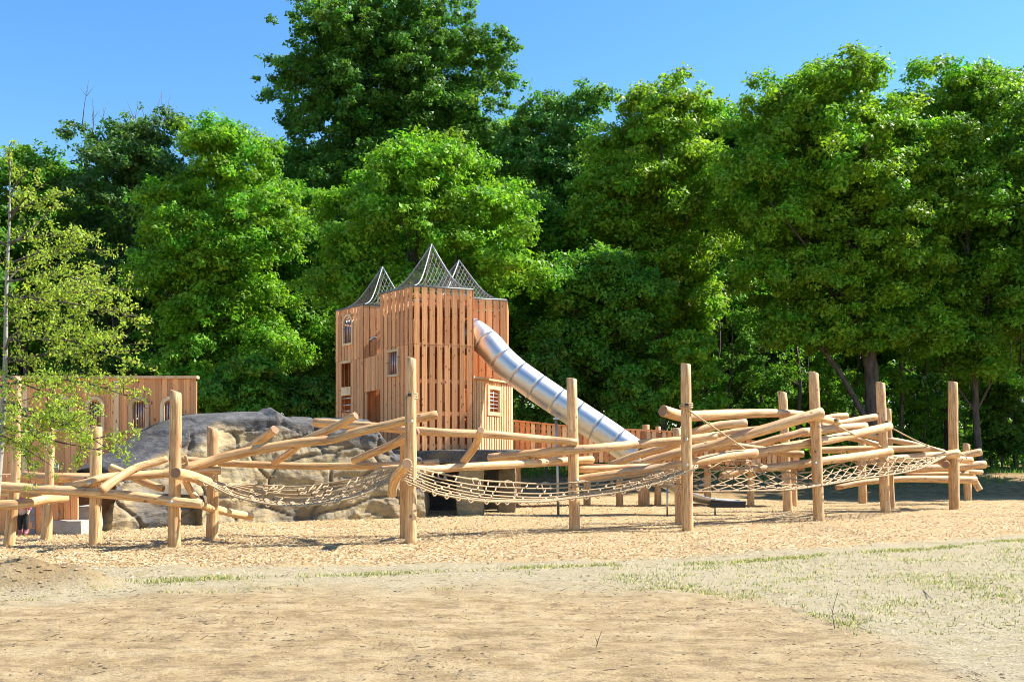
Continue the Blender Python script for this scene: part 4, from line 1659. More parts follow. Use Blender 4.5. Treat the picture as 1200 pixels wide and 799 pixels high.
wins = [(163.5, 152.5, 175.5), (200, 189, 212), (112, 101, 123.5), (75, 63.5, 86.5)]
holes = [(0, s_of(x0) + 0.02, s_of(x1) - 0.02, zat(503, dWl), zat(471, dWl)) for _, x0, x1 in wins]
tower_walls(play, [a, b], -0.05, zt, [0], 0.975, 0.142, (), holes, th=0.035)
for _, x0, x1 in wins:
    window(play, a, d, nn, s_of(x0), s_of(x1), zat(505.5, dWl), zat(464.5, dWl), 4, True, 0.085, 'frame_wood', 0, 0.085)
    # the boards are cut to the arch: spandrels close the corners of the opening
    s0, s1, z1_, z0_ = s_of(x0) + 0.0, s_of(x1) - 0.0, zat(464.5, dWl), zat(505.5, dWl)
    mb = MB()
    rr = (s1 - s0) / 2 - 0.02
    cs = (s0 + s1) / 2
    zc = z1_ - (s1 - s0) / 2
    for sg in (-1, 1):
        pts = [(cs + sg * ((s1 - s0) / 2 + 0.08), z1_ + 0.1), (cs, z1_ + 0.1)] + [(cs + sg * rr * math.cos(t), zc + rr * math.sin(t)) for t in np.linspace(PI / 2, 0, 8)] + [(cs + sg * ((s1 - s0) / 2 + 0.08), zc)]
        b0 = len(mb.v)
        for (s_, z) in pts:
            q = a + d * s_ + nn * 0.012
            mb.v.append(Vector((q.x, q.y, z)))
        for (s_, z) in pts:
            q = a + d * s_ - nn * 0.014
            mb.v.append(Vector((q.x, q.y, z)))
        m = len(pts)
        idx = list(range(b0, b0 + m))
        mb.face(tuple(idx if sg < 0 else idx[::-1]), None, 0, False)
        for i_ in range(m):
            j_ = (i_ + 1) % m
            mb.face((b0 + i_, b0 + j_, b0 + m + j_, b0 + m + i_), None, 0, False)
    mb.build("spandrel", M['plank'], play)
# corner post, cap board, battens, inside and back walls
plank(play, (b.x - 0.03, b.y - 0.04, -0.05), 0, 0.13, 0.05, zt - 0.02, 'plank', 'corner_board')
for px in (137, 30):
    q = P(px, 600, dWl)
    plank(play, (q.x, q.y - 0.035, -0.05), 0, 0.13, 0.04, zt, 'plank_pale', 'batten')
mb = MB()
mb.box(((a.x + b.x) / 2, dWl + 0.02, zt + 0.03), (b.x - a.x + 0.1, 0.22, 0.07))
mb.build("cap_board", M['plank_pale'], play)
a2, b2 = Vector((a.x, dWl + 2.2, 0)), Vector((b.x - 0.85, dWl + 2.2, 0))
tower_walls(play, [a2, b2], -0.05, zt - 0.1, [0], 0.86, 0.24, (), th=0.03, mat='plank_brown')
MB().box(((a2.x + b2.x) / 2, dWl + 1.13, zt - 0.2), (b2.x - a2.x, 2.1, 0.06)).build("shade_roof", M['plank_brown'], play)  # unseen roof, added so the inside behind the windows stays dark
# low porch front with grey painted blocks
porch = thing("porch", "low timber porch front with grey block panels, behind the leftmost logs", "porch", P(50, 625, 20.7))
dp = 20.7
zp = zat(556, dp)
for x0, x1, z0_, z1_ in ((-40, 16, 0, zp), (34, 66, 0, zp), (66, 92, zat(607, dp), zp), (16, 34, zat(590, dp), zp)):
    s0, s1 = P(x0, 0, dp).x, P(x1, 0, dp).x
    cnt = max(1, round((s1 - s0) / 0.145))
    for i in range(cnt):
        plank(porch, (s0 + (i + .5) * (s1 - s0) / cnt, dp, z0_ - 0.03), 0, (s1 - s0) / cnt * 0.97, 0.04, z1_ - z0_ + random.uniform(-.01, .01), 'plank')
for (x0, y0, x1, y1) in ((35, 595, 41.3, 602.5), (35.3, 603.5, 41.3, 611), (38, 612, 41.5, 618), (36, 619.5, 41.3, 628), (60, 592, 66, 598), (60.5, 599, 70, 604), (62, 543, 69, 549.5), (38, 543, 43, 549.5), (59, 583, 65, 590)):
    p, q = P(x0, y0, dp - 0.03), P(x1, y1, dp - 0.03)
    MB().box(((p.x + q.x) / 2, dp - 0.035, (p.z + q.z) / 2), (q.x - p.x, 0.035, p.z - q.z)).build("block_panel", M['stone'], porch)
for px in (18, 66.5):
    q = P(px, 600, dp)
    plank(porch, (q.x, q.y - 0.02, -0.05), 0, 0.1, 0.07, zp, 'plank', 'upright')
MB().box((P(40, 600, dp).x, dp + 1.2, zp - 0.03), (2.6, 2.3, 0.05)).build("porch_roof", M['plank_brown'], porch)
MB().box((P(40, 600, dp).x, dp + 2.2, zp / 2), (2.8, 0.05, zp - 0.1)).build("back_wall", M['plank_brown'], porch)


# ================================================================= CHILD
def skin_obj(name, pts, edges, radii, mat, parent, root_i=0, sub=2):
    me = bpy.data.meshes.new(name)
    me.from_pydata([tuple(p) for p in pts], edges, [])
    o = bpy.data.objects.new(name, me)
    COL.objects.link(o)
    o.parent = parent
    md = o.modifiers.new("skin", 'SKIN')
    md.use_smooth_shade = True
    for i, v in enumerate(me.skin_vertices[0].data):
        r = radii[i]
        v.radius = r if isinstance(r, tuple) else (r, r)
        v.use_root = (i == root_i)
    ms = o.modifiers.new("sub", 'SUBSURF')
    ms.levels = ms.render_levels = sub
    me.materials.append(mat)
    return o


child = thing("person", "small child in a pink jacket and black trousers standing behind the low left logs", "person", (P(27, 630, 20.2).x, 20.2, 0.02))
H_ = 1.04
# joints: pelvis, spine, chest, neck, head, then limbs
J = [(0, 0, .47), (0, 0, .58), (0, 0, .72), (0, .0, .81), (0, -.01, .90), (0, -.015, .98),
     (.055, 0, .43), (.065, -.02, .25), (.065, .0, .06), (.07, -.07, .02),
     (-.055, 0, .43), (-.06, .0, .25), (-.07, .03, .06), (-.075, -.03, .02),
     (.12, 0, .755), (.155, .0, .62), (.15, -.06, .50), (-.12, 0, .755), (-.16, .0, .62), (-.15, -.04, .50),
     (.148, -.075, .465), (-.148, -.055, .465)]
E = [(0, 1), (1, 2), (2, 3), (3, 4), (4, 5), (0, 6), (6, 7), (7, 8), (8, 9), (0, 10), (10, 11), (11, 12), (12, 13), (2, 14), (14, 15), (15, 16), (2, 17), (17, 18), (18, 19), (16, 20), (19, 21)]
rad = [(.085, .065), (.08, .06), (.085, .06), .038, (.072, .082), .06, .06, .045, .03, .025, .06, .045, .03, .025, .04, .03, .022, .04, .03, .022, .02, .02]
hand_pts, hand_e, hand_r = [], [], []
for base_i, sg in ((20, 1), (21, -1)):
    b0 = Vector(J[base_i])
    for k in range(5):
        off = Vector((sg * 0.004, -0.02 + 0.009 * k, -0.01)) if k < 4 else Vector((-sg * 0.012, -0.02, 0.0))
        ln = (0.032, 0.038, 0.036, 0.028, 0.024)[k]
        i0 = len(J)
        J += [tuple(b0 + off), tuple(b0 + off + Vector((0, -0.004 - (0.012 if k == 4 else 0), -ln * 0.6))), tuple(b0 + off + Vector((-sg * 0.006, -0.008 - (0.014 if k == 4 else 0), -ln)))]
        E += [(base_i, i0), (i0, i0 + 1), (i0 + 1, i0 + 2)]
        rad += [.0075, .0065, .0055]
skin_obj("body", J, E, rad, M['skin'], child)
jk = [(0, 0, .50), (0, 0, .60), (0, 0, .73), (.125, 0, .755), (.16, 0, .62), (.153, -.055, .515), (-.125, 0, .755), (-.165, 0, .62), (-.153, -.035, .515), (0, 0, .79)]
skin_obj("jacket", jk, [(0, 1), (1, 2), (2, 3), (3, 4), (4, 5), (2, 6), (6, 7), (7, 8), (2, 9)], [(.115, .085), (.105, .08), (.105, .078), .052, .044, .036, .052, .044, .036, .055], M['pink'], child)
MB().box(WL[child.name] + Vector((0.0, -0.105, 0.57)), (0.07, 0.012, 0.07)).build("jacket_print", M['print'], child)
tr = [(0, 0, .48), (.055, 0, .42), (.065, -.02, .25), (.065, 0, .09), (-.055, 0, .42), (-.06, 0, .25), (-.07, .03, .09)]
skin_obj("trousers", tr, [(0, 1), (1, 2), (2, 3), (0, 4), (4, 5), (5, 6)], [(.1, .075), .068, .054, .045, .068, .054, .045], M['black'], child)
for sg, yo in ((1, 0), (-1, .03)):
    skin_obj("boot", [(sg * .066, yo, .17), (sg * .067, yo, .05), (sg * .07, yo - .08, .035)], [(0, 1), (1, 2)], [.05, .047, .036], M['boot'], child, 0, 1)
skin_obj("hair", [(0, .02, .985), (0, .045, .91), (0, .05, .83)], [(0, 1), (1, 2)], [(.075, .07), (.072, .05), (.05, .03)], M['hair'], child)
fc = WL[child.name] + Vector((0, -0.085, 0.915))
mb = MB()
for sx in (-.028, .028):
    mb.box(fc + Vector((sx, -0.008, 0.0)), (.016, .012, .01))
mb.build("eyes", M['dark'], child)
mb = MB()
mb.tube([fc + Vector((0, -.002, .0)), fc + Vector((0, -.022, -.022))], [.006, .011], 8)
mb.build("nose", M['skin'], child)
MB().box(fc + Vector((0, -.004, -.045)), (.035, .012, .008)).build("mouth", M['boot'], child)
mb = MB()
for sx in (-.072, .072):
    mb.tube([WL[child.name] + Vector((sx, 0, .93)), WL[child.name] + Vector((sx * 1.08, .005, .905)), WL[child.name] + Vector((sx, 0, .88))], [.01, .014, .009], 6)
mb.build("ears", M['skin'], child)


# ================================================================= TREES
def leaf_mesh(name, centres, normals, sizes, tint, mat, aspect=0.62, tri=True):
    n = len(centres)
    t, u = frame_from_normal(normals)
    ang = rng.random(n) * 2 * PI
    a = t * np.cos(ang)[:, None] + u * np.sin(ang)[:, None]
    b = np.cross(normals, a)
    s = sizes[:, None]
    w_ = s * aspect
    droop = normals * s * 0.25
    if tri:
        v = np.stack([centres - a * s * 0.8 - b * w_, centres + a * s - droop, centres - a * s * 0.55 + b * w_], 1).reshape(-1, 3)
        return mesh_np(name, v, 3, mat, tint)
    v = np.stack([centres - a * s - droop, centres - b * w_ * 0.9 + a * s * 0.05, centres + a * s - droop, centres + b * w_ * 0.9 + a * s * 0.05], 1).reshape(-1, 3)
    return mesh_np(name, v, 4, mat, tint)


def crown_arrays(env, nclump, nleaf, leaf, tone, seed, clump_r=(0.4, 1.05), droopy=0.0, fine=True):
    """env: list of lobes (centre, radii); leaves sit in flattened clumps spread over and inside the lobes"""
    r = np.random.default_rng(seed)
    if fine:                                     # sprays of leaves about half a metre across
        nclump, nleaf, clump_r = int(nclump * 3.3), nleaf * 0.50, (clump_r[0] * 0.6, clump_r[1] * 0.62)
    vol = np.array([e[1][0] * e[1][1] * e[1][2] for e in env]) ** (2 / 3)
    pick = r.choice(len(env), nclump, p=vol / vol.sum())
    dirs = unit(r.normal(0, 1, (nclump, 3)))
    dirs[:, 2] = np.where(dirs[:, 2] < -0.35, -dirs[:, 2] * 0.6, dirs[:, 2])
    rad = 0.45 + 0.72 * r.random(nclump) ** 0.7
    rad = rad + (r.random(nclump) < 0.10) * r.random(nclump) * 0.32      # stray sprays break the outline
    cen = np.array([env[k][0] for k in pick]) + dirs * np.array([env[k][1] for k in pick]) * rad[:, None]
    cr = r.uniform(*clump_r, nclump)
    per = np.maximum(6, (nleaf * (0.5 + r.random(nclump)) * (cr / np.mean(clump_r)) ** 2).astype(int))
    idx = np.repeat(np.arange(nclump), per)
    n = len(idx)
    o = unit(r.normal(0, 1, (n, 3))) * (r.random((n, 1)) ** 0.45)
    o *= np.array([1.0, 1.0, 0.6])
    # twigs in a clump reach outwards unevenly
    o *= (0.75 + 0.6 * r.random((n, 1)))
    c = cen[idx] + o * cr[idx][:, None]
    c[:, 2] -= droopy * (o[:, 0] ** 2 + o[:, 1] ** 2) * cr[idx] * 0.5
    nv = unit(unit(o) * 0.55 + np.array([0, 0, 0.55]) + dirs[idx] * 0.25 + r.normal(0, 0.55, (n, 3)))
    sz = leaf * 0.92 * (0.6 + 0.8 * r.random(n))
    base = np.array(tone)
    ct = 0.72 + 0.56 * r.random((nclump, 1))
    hue = r.normal(0, 0.10, (nclump, 1))
    col = base[None] * ct[idx] * (0.75 + 0.5 * r.random((n, 1)))
    col[:, 0:1] *= 1 + hue[idx] * 1.3
    return c, nv, sz, col


def tree_wood(mb, base, top, r0, lobes, seed, nlimb=10, sides=9):
    r = random.Random(seed)
    base, top = Vector(base), Vector(top)
    H = top.z - base.z
    pts = [base + Vector((0, 0, -0.3))]
    for k in range(1, 8):
        t = k / 7
        p = base.lerp(top, t) + Vector((r.uniform(-1, 1), r.uniform(-1, 1), 0)) * 0.018 * H * math.sin(PI * t)
        pts.append(p)
    sp = spline(pts, 18)
    rads = [r0 * (1.25 if i == 0 else 1) * max(0.06, (1 - i / 17) ** 0.8) for i in range(18)]
    mb.tube(sp, rads, sides, True, 0, 0.08, seed % 17)
    order = list(range(len(lobes)))
    r.shuffle(order)
    for k in order[:nlimb]:
        c = Vector(lobes[k][0])
        t = min(max((c.z - base.z) / H - r.uniform(0.12, 0.26), 0.15), 0.85)
        i = int(t * 17)
        s0 = sp[i]
        mid = s0.lerp(c, 0.5) + Vector((r.uniform(-.5, .5), r.uniform(-.5, .5), r.uniform(-0.2, 0.8)))
        br = spline([s0, mid, c + (c - s0) * 0.25], 9)
        rb = rads[i] * 0.45
        mb.tube(br, [rb * (1 - 0.85 * q / 8) for q in range(9)], 6, True, 0, 0.05, k)
        for q in range(3):
            s1 = br[r.randint(3, 6)]
            e1 = s1 + Vector((r.uniform(-1, 1), r.uniform(-1, 1), r.uniform(0.0, 1.0))).normalized() * r.uniform(1.2, 2.6)
            mb.tube([s1, s1.lerp(e1, 0.5) + Vector((0, 0, 0.15)), e1], [rb * 0.35, rb * 0.25, rb * 0.08], 5)


def lobes_for(cx, cy, zb, zt, rx, ry, seed, n=15, topheavy=0.0):
    """boughs spread evenly over a full, uneven crown, with a few in its middle"""
    r = random.Random(seed)
    out = []
    n = int(n * 1.5)
    H = zt - zb
    cz = (zt + zb) / 2
    for k in range(n):
        dz = 1 - 2 * (k + 0.5) / n
        az = k * 2.39996 + r.uniform(-0.25, 0.25)
        hr = (1 - abs(dz) ** 2.6) ** 0.5
        f = r.uniform(0.50, 0.74)
        q = (cx + math.cos(az) * hr * f * rx, cy + math.sin(az) * hr * f * ry, cz + dz * 0.40 * H * r.uniform(0.9, 1.08))
        s_ = r.uniform(0.30, 0.44)
        out.append((q, (rx * s_, ry * s_, max(min(H * 0.16, rx * s_ * 0.8), 0.3))))
    for k in range(max(3, n // 5)):
        out.append(((cx + r.uniform(-.3, .3) * rx, cy + r.uniform(-.3, .3) * ry, zb + H * r.uniform(0.2, 0.75)), (rx * .42, ry * .42, H * 0.14)))
    out.append(((cx + r.uniform(-.2, .2) * rx, cy, zt - rx * 0.27), (rx * 0.32, ry * 0.32, rx * 0.27)))
    return out


def tree(px, d, top, hw, bot, seed, tone, label, nclump=300, nleaf=100, leaf=0.15, r0=0.3, name="tree", group="trees of the wood edge", trunk_px=None, depth_k=0.85, nl=15, topheavy=0.0, droopy=0.0, cat="tree", extra=(), clump_r=(0.4, 1.05), twigs=0):
    X = (px - 600) / F * d
    gz = ground_z(X, d)
    zt, zb = zat(top, d), max(zat(bot, d), gz + 0.2)
    rx = hw / F * d
    root = thing(name, label, cat, (X, d, gz), group)
    lobes = lobes_for(X, d, zb, zt, rx, rx * depth_k, seed, nl, topheavy)
    for (ex, ey, er) in extra:                       # named boughs seen in the photo
        q = P(ex, ey, d - rx * 0.25)
        k = er / F * d
        lobes.append(((q.x, q.y, q.z), (k, k, k * 0.75)))
    c, nv, sz, col = crown_arrays(lobes, nclump, nleaf, leaf, tone, seed, clump_r, droopy)
    c = c - np.array(WL[root.name])
    link("crown", leaf_mesh("crown", c, nv, sz, col, M['leaf_oak']), root)
    mb = MB()
    tx = X if trunk_px is None else (trunk_px - 600) / F * d
    tree_wood(mb, (tx, d, gz), (X, d, zb + (zt - zb) * 0.86), r0, lobes, seed)
    if twigs:
        rr = random.Random(seed + 5)
        for _ in range(twigs):
            s0 = Vector((X + rr.uniform(-.55, .6) * rx, d + rr.uniform(-.4, .3) * rx, zt - rr.uniform(0.8, 2.2)))
            e = s0 + Vector((rr.uniform(-.9, .9), rr.uniform(-.4, .4), rr.uniform(1.6, 2.9)))
            mb.tube([s0, s0.lerp(e, .5) + Vector((rr.uniform(-.2, .2), 0, 0)), e], [0.035, 0.022, 0.008], 4)
            for _k in range(3):
                m_ = s0.lerp(e, rr.uniform(.3, .8))
                e2 = m_ + Vector((rr.uniform(-.7, .7), rr.uniform(-.3, .3), rr.uniform(.2, .8)))
                mb.tube([m_, e2], [0.014, 0.005], 3)
    mb.build("trunk", M['bark'], root)
    return root


DK = (0.044, 0.104, 0.014)
MD = (0.060, 0.138, 0.013)
BR = (0.082, 0.172, 0.012)
YL = (0.102, 0.174, 0.012)

tree(458, 62, -14, 142, 330, 11, DK, "tallest dark green tree towering behind the castle, its crown cut by the photo's top", 860, 130, 0.135, 0.5, nl=24,
     extra=((575, 60, 32), (578, 110, 34), (582, 165, 36), (545, 70, 50), (365, 110, 44), (330, 195, 40), (500, 15, 50), (440, 30, 46), (405, 60, 40), (450, 150, 64), (540, 190, 54), (380, 200, 54), (470, 90, 60), (420, 110, 50), (520, 130, 50)))
tree(150, 58, 140, 92, 430, 12, (0.048, 0.100, 0.024), "dark ragged tree with bare dead twigs at its top, left of the tallest tree", 400, 90, 0.125, 0.32, twigs=14, extra=((95, 160, 20), (190, 155, 30), (150, 200, 50)))
tree(255, 47, 145, 100, 500, 13, BR, "bright green tree directly left of the tallest dark tree", 560, 120, 0.108, 0.3, extra=((255, 300, 50), (225, 380, 50), (310, 420, 50), (250, 175, 38), (300, 260, 50), (190, 330, 44)))
tree(490, 43, 176, 128, 440, 14, BR, "light green tree right behind the castle spires", 540, 125, 0.105, 0.28, extra=((500, 200, 48), (420, 290, 44), (575, 270, 46), (390, 340, 44), (600, 330, 40)))
tree(660, 58, 112, 92, 420, 15, (0.050, 0.118, 0.022), "mid green tree with a thin bushy top between tallest tree and round topped tree", 420, 95, 0.125, 0.3, nl=17, extra=((618, 155, 36), (640, 130, 28), (690, 125, 32), (625, 190, 44), (680, 220, 50)))
tree(775, 50, 100, 100, 440, 16, YL, "round topped yellowish green tree near the middle of the tree line", 540, 115, 0.115, 0.32, extra=((790, 135, 50), (730, 230, 52), (700, 270, 50), (840, 220, 46), (770, 330, 54)))
tree(968, 45, 74, 128, 440, 17, (0.088, 0.166, 0.012), "large bright tree with a thick trunk, second from the right edge", 680, 130, 0.108, 0.42, trunk_px=1033, nl=24, extra=((985, 100, 40), (920, 122, 44), (1010, 92, 28), (1045, 320, 56), (960, 330, 48), (880, 220, 50), (1060, 200, 44), (900, 330, 44), (1040, 400, 44), (1060, 160, 36), (1050, 255, 48), (985, 405, 36), (1085, 395, 40), (930, 395, 34)))
tree(1125, 46, 68, 112, 455, 18, (0.076, 0.158, 0.013), "large bright tree at the right with an open forked top", 580, 125, 0.108, 0.17, trunk_px=1150, nl=20, extra=((1095, 92, 32), (1160, 120, 40), (1120, 240, 52), (1160, 330, 50), (1060, 270, 40), (1190, 220, 44), (1115, 400, 44), (1190, 400, 48), (1160, 440, 34)))
tree(1245, 47, 80, 92, 440, 19, MD, "green tree cut off by the right edge of the photo", 330, 110, 0.12, 0.34, extra=((1195, 110, 30), (1200, 260, 46)))
tree(1350, 42, 70, 110, 440, 26, MD, "unseen green tree added outside the right edge to shade the bank", 200, 90, 0.17, 0.34)  # added out of view for the shadow it throws on the right bank
tree(30, 57, 176, 76, 430, 20, MD, "mid green tree at the left edge behind the young tree", 300, 90, 0.13, 0.3)
tree(-60, 50, 150, 70, 470, 21, DK, "dark tree just beyond the left edge of the photo", 160, 80, 0.18, 0.3)
tree(850, 60, 118, 90, 420, 22, MD, "darker tree filling the gap between round topped tree and large bright tree", 360, 90, 0.135, 0.3, extra=((850, 170, 50), (840, 260, 54)))
tree(335, 52, 212, 88, 480, 23, MD, "dark low tree under the left side of the tallest tree", 380, 95, 0.12, 0.28, extra=((350, 300, 52), (330, 380, 50), (385, 400, 40)))
tree(600, 51, 215, 80, 470, 24, MD, "mid green tree right of the castle spires in shade", 360, 95, 0.12, 0.26, extra=((610, 260, 46), (640, 330, 50)))
tree(700, 45, 290, 84, 500, 25, MD, "dense bushy tree directly above the steel slide", 400, 105, 0.11, 0.22, extra=((680, 340, 48), (740, 350, 44), (660, 400, 40)))

# understorey shrubs and saplings
for i, (px, d, top, hw, bot, tone, lab) in enumerate([
    (800, 43, 385, 52, 520, BR, "sunlit light green bush above the rear end of the walkway"),
    (735, 42, 430, 34, 525, MD, "small green bush just over the foot of the steel slide"),
    (880, 50, 395, 45, 540, DK, "green bush in the shade left of the thick trunk"),  # leaf colour darkened to stand in for the shade of the crowns
    (640, 42, 400, 36, 520, DK, "dark bush between castle and slide"),
    (285, 41, 420, 60, 500, MD, "green bush above the crest of the rock"),
    (220, 44, 395, 44, 490, BR, "bright bush behind the right end of the playhouse wall"),
    (110, 46, 390, 60, 480, DK, "dark bush behind the playhouse roof line"),
    (1175, 50, 450, 44, 548, DK, "green bush in the wood at the right edge"),  # shade under the big trees is put into the darker leaf colour
    (1080, 56, 440, 50, 550, DK, "dark bush between the trunks right of the thick trunk"),
    (960, 58, 430, 60, 552, DK, "dark bush in the wood behind the crossed logs"),
    (365, 42, 445, 34, 500, DK, "dark bush left of the left castle tower"),
]):
    tree(px, d, top, hw, bot, 60 + i, tone, lab, 110, 70, 0.11, 0.06, "shrub", "bushes under the trees", nl=8, cat="shrub", clump_r=(0.35, 0.7))

# thin trunks between the big trees: one sapling of each of three kinds, then copies
def sapling_proto(seed, h, rad):
    r = random.Random(seed)
    root = thing("sapling", "", "tree", (0, 0, 0))
    mb = MB()
    pts = [Vector((0, 0, -0.2))] + [Vector((r.uniform(-.25, .25), r.uniform(-.25, .25), h * k / 5)) for k in range(1, 6)]
    sp = spline(pts, 14)
    mb.tube(sp, [rad * (1 - 0.6 * i / 13) for i in range(14)], 7)
    lob = []
    for k in range(9):
        z = h * r.uniform(0.25, 1.0)
        a_ = r.uniform(0, 6.28)
        q = sp[min(int(z / h * 13), 13)]
        ln = r.uniform(0.5, 1.5)
        e = q + Vector((math.cos(a_) * ln, math.sin(a_) * ln, ln * 0.5))
        mb.tube([q, q.lerp(e, .5), e], [rad * .35, rad * .25, rad * .08], 4)
        lob.append(((e.x, e.y, e.z), (0.8, 0.8, 0.5)))
    mb.build("trunk", M['bark'], root)
    c, nv, sz, col = crown_arrays(lob, 26, 45, 0.11, MD, seed, (0.35, 0.7))
    link("crown", leaf_mesh("crown", c, nv, sz, col, M['leaf_oak']), root)
    return root


def copy_tree(o, loc, rz, s, label, group):
    c = o.copy()
    COL.objects.link(c)
    c.location = loc
    c.rotation_euler = (0, 0, rz)
    c.scale = (s, s, s)
    c['label'] = label
    c['group'] = group
    for ch in list(o.children):
        k = ch.copy()
        COL.objects.link(k)
        k.parent = c
    return c


protos = [sapling_proto(201, 9.5, 0.09), sapling_proto(202, 11.0, 0.12), sapling_proto(203, 8.0, 0.07)]
SAP = "slender dark trunked young tree standing in the shady wood"
used = set()
rs = random.Random(5)
spots = [(820, 50), (838, 56), (855, 49), (869, 60), (893, 52), (905, 64), (918, 54), (935, 49), (949, 61), (968, 53), (985, 66), (1002, 52), (1055, 50), (1068, 58), (1085, 51), (1100, 63), (1112, 53), (1132, 60), (1163, 52), (1180, 60), (1192, 50), (640, 56), (610, 60), (662, 49), (700, 62), (745, 54), (770, 60), (790, 50), (215, 57), (180, 62), (130, 55), (300, 52), (60, 60), (340, 60)]
WORDS = ["first", "second", "third", "fourth", "fifth", "sixth", "seventh", "eighth", "ninth", "tenth", "eleventh", "twelfth", "thirteenth", "fourteenth"]
ZONES = [(-200, 400, "left of the castle"), (400, 803, "between castle and guyed post"), (803, 1033, "between guyed post and thick trunk"), (1033, 1400, "right of the thick trunk")]


def sap_label(px):
    for x0, x1, t in ZONES:
        if x0 <= px < x1:
            k = sorted(q[0] for q in spots if x0 <= q[0] < x1).index(px)
            return "slender dark trunk, %s from the left %s" % (WORDS[k], t)


for i, (px, d) in enumerate(spots):
    X = (px - 600) / F * d
    loc = (X, d, ground_z(X, d))
    p = protos[i % 3]
    SAP = sap_label(px)
    if i < 3:
        p.location = loc
        p.rotation_euler = (0, 0, rs.uniform(0, 6.28))
        p['label'] = SAP
        p['group'] = "slender trees in the wood"
    else:
        copy_tree(p, loc, rs.uniform(0, 6.28), rs.uniform(0.8, 1.25), SAP, "slender trees in the wood")

# deeper rows: copies of two full grown trees
def deep_proto(seed, tone):
    root = thing("tree", "", "tree", (0, 0, 0))
    lob = lobes_for(0, 0, 2.5, 19, 4.6, 4.6, seed, 16)
    c, nv, sz, col = crown_arrays(lob, 300, 70, 0.2, tone, seed, (0.7, 1.2))
    link("crown", leaf_mesh("crown", c, nv, sz, col, M['leaf_oak']), root)
    mb = MB()
    tree_wood(mb, (0, 0, 0), (0, 0, 16.5), 0.28, lob, seed)
    mb.build("trunk", M['bark'], root)
    return root


DEEP = "tall broadleaf tree standing deep in the wood behind the front row"
dp_ = [deep_proto(301, MD), deep_proto(302, BR)]
i = 0
for row, d in enumerate((70, 78)):
    for k in range(-1, 13):
        px = -20 + k * 104 + row * 52 + rs.uniform(-22, 22)
        X = (px - 600) / F * d
        loc = (X, d + rs.uniform(-3, 3), ground_z(X, d))
        top_px = np.interp(px, [0, 150, 300, 450, 600, 700, 850, 950, 1200], [215, 200, 215, 120, 150, 165, 160, 120, 120])
        hgt = EYE + (HOR - top_px) / F * d - loc[2]
        s = min(max(hgt / 19.0, 0.7), 1.35)
        DEEP = "tall tree deep in the wood, %s from the left in the %s row" % (WORDS[k + 1], "nearer" if row == 0 else "farther")
        if i < 2:
            o = dp_[i]
            o.location = loc
            o.scale = (s, s, s)
            o['label'] = DEEP
            o['group'] = "trees deep in the wood"
        else:
            copy_tree(dp_[i % 2], loc, rs.uniform(0, 6.28), s, DEEP, "trees deep in the wood")
        i += 1

for k, (px, d, lab) in enumerate(((1330, 54, "unseen tall tree added beyond the right edge to shade the understorey"),)):  # added out of view to keep sun off the right understorey
    X = (px - 600) / F * d
    copy_tree(dp_[k], (X, d, ground_z(X, d)), k * 2.0, 1.15, lab, "trees deep in the wood")

# undergrowth that nobody could count, closing the wood near the ground
def undergrowth():
    n = 60000
    x = rng.uniform(-62, 62, n)
    y = rng.uniform(50, 88, n)
    k = (np.abs(x) < y * 0.6 + 3)
    x, y = x[k], y[k]
    n = len(x)
    hmax = np.array([1.0 + 2.2 * max(0, 0.5 + nz2(a, b, 0.22, 3.0)) + (4.0 if b > 75 else 0) for a, b in zip(x, y)])
    z = np.array([ground_z(a, b) for a, b in zip(x, y)]) + hmax * rng.random(n)
    c = np.stack([x, y, z], 1)
    nv = unit(rng.normal(0, .6, (n, 3)) + np.array([0, 0, .7]))
    col = np.array([MD]) * (0.6 + 0.7 * rng.random((n, 1)))
    o = link("undergrowth", leaf_mesh("undergrowth", c, nv, 0.13 + 0.12 * rng.random(n), col, M['leaf_oak']))
    tag(o, "leafy undergrowth covering the floor of the wood", "undergrowth", kind='stuff')
    n = 26000
    x = rng.uniform(-30, 32, n)
    y = rng.uniform(40, 52, n)
    z = np.array([ground_z(a, b) for a, b in zip(x, y)])
    keep = np.array([nz2(a, b, 0.35, 8.0) for a, b in zip(x, y)]) + (y - 44) * 0.09 > rng.normal(0, 0.15, n)
    x, y, z = x[keep], y[keep], z[keep]
    n = len(x)
    h = 0.08 + 0.2 * rng.random(n)
    ang = rng.random(n) * 2 * PI
    wv = np.stack([np.cos(ang), np.sin(ang), np.zeros(n)], 1) * 0.02
    c = np.stack([x, y, z], 1)
    v = np.stack([c - wv, c + wv, c + np.stack([rng.normal(0, .08, n), rng.normal(0, .08, n), h], 1)], 1).reshape(-1, 3)
    col = np.array([[0.075, 0.14, 0.02]]) * (0.6 + 0.8 * rng.random((n, 1)))
    o = link("bank_grass", mesh_np("bank_grass", v, 3, M['grass'], col))
    tag(o, "rough green grass on the shaded bank below the trees", "grass", kind='stuff')


undergrowth()


def far_wood():
    n = 70000
    x = rng.uniform(-66, 66, n)
    y = rng.uniform(90, 99, n)
    top = np.array([15 + 3.5 * nz2(a, 0, 0.12, 4.0) + 2 * nz2(a, 0, 0.4, 7.0) for a in x])
    z = 0.8 + top * rng.random(n)
    nv = unit(rng.normal(0, .6, (n, 3)) + np.array([0, 0, .6]))
    col = np.array([DK]) * (0.6 + 0.7 * rng.random((n, 1)))
    o = link("far_wood", leaf_mesh("far_wood", np.stack([x, y, z], 1), nv, 0.26 + 0.2 * rng.random(n), col, M['leaf_oak']))
    tag(o, "dense far part of the wood closing the view between the trunks", "wood", kind='stuff')


far_wood()


